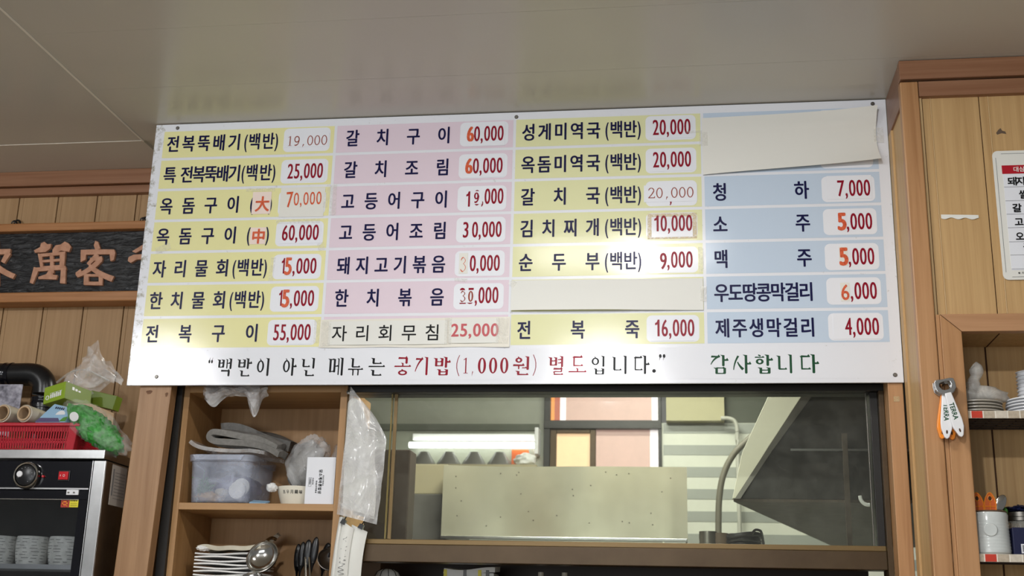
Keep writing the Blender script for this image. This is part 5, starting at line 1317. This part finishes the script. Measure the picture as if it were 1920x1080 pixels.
MB().prism([(1.455, 1.7665), (1.640, 2.049), (1.745, 2.21), (2.5, 2.21), (2.5, 1.7665)], .61, .64).build('front_sheet', 'hood_dark', rh)
MB().prism([(1.444, 1.7655), (1.458, 1.7655), (1.534, 1.890), (1.640, 2.049), (1.750, 2.215), (1.650, 2.215), (1.550, 2.049), (1.473, 1.889)], .598, .64).build('slanted_edge', 'hood_white', rh, bevel=.001)
MB().prism([(1.450, 1.764), (1.464, 1.764), (1.550, 1.890), (1.668, 2.049), (1.775, 2.21), (1.752, 2.21), (1.640, 2.049), (1.534, 1.890)], .594, .600).build('edge_rib', 'steel_dark', rh)
mb = MB(); mb.prism([(1.447, .61), (2.5, .61), (2.5, 2.0), (1.85, 2.0)], 1.758, 1.7655, plane='xy'); mb.build('underside', 'hood_under', rh)
MB().box(1.60, 2.4, .602, .612, 1.893, 1.8985).build('rail', 'steel', rh)
MB().box(1.735, 1.748, .60, .612, 1.62, 1.94).build('drop_bar', 'hood_under', rh)
tag(MB().tube(smooth_path([(1.465, KY - .07, 2.304), (1.50, KY - .07, 2.303), (1.522, KY - .07, 2.29), (1.530, KY - .07, 2.255), (1.530, KY - .07, 2.17), (1.530, KY - .07, 1.6)]), .0085, 10).build('conduit', 'pipe_white', smooth=True), 'pale conduit pipe bending down the striped kitchen wall', 'pipe')
tag(MB().tube(smooth_path([(1.66, 2.0, 2.24), (1.612, 2.0, 2.202), (1.544, 2.0, 2.141), (1.503, 2.0, 2.10), (1.468, 2.0, 2.039), (1.446, 2.0, 1.958), (1.437, 2.0, 1.825), (1.435, 2.0, 1.5)]), .0125, 10).build('hose', 'hose', smooth=True), 'grey hose curving down between the steel hood and the dark range hood', 'hose')
for k, (x, r, h, mt, lab) in enumerate(((1.372, .020, .036, 'steel_dark', 'short steel ring standing on the window sill, next to the steel hood'), (1.398, .021, .033, 'brown_dull', 'dull brown roll on the window sill, left of the black coil'))):
    tag(MB().lathe([(0, 0), (r, 0), (r * 1.04, .006), (r * .98, .014), (r * 1.04, .022), (r, h), (r * .8, h), (r * .75, h - .006), (0, h - .006)], (x, .185 + .008 * k, 1.6037), 24).build('metal_ring', mt, smooth=True), lab, 'ring')
co = thing('cable_coil', (1.452, .19, 1.6035), 'messy black coil of cable lying on the window sill', 'coil')
random.seed(2); mb = MB()
for k in range(11):
    r = .040 - .0022 * (k % 4); z = 1.6075 + .0027 * k; ph = random.random() * 6
    mb.tube([(1.455 + (r + .002 * math.sin(3 * a + ph)) * math.cos(a), .190 + (r * .85) * math.sin(a), z + .0022 * math.sin(2 * a + ph)) for a in [2 * PI * i / 30 for i in range(30)]], .0030, 7, closed=True)
mb.tube(smooth_path([(1.470, .155, 1.632), (1.478, .152, 1.642), (1.490, .156, 1.640), (1.494, .165, 1.630), (1.497, .172, 1.612)]), .003, 7)
mb.build('cable', 'black', co, smooth=True)
sh = thing('suction_hook', (1.722, .098, 1.70), 'small white curved hook stuck on the inner right edge of the glass', 'hook')
MB().tube(smooth_path([(1.7080, .112, 1.7165), (1.7095, .112, 1.7080), (1.7140, .112, 1.7010), (1.7210, .112, 1.6970), (1.7280, .112, 1.6965)]), .0042, 10).build('hook', 'white_plastic', sh, smooth=True)
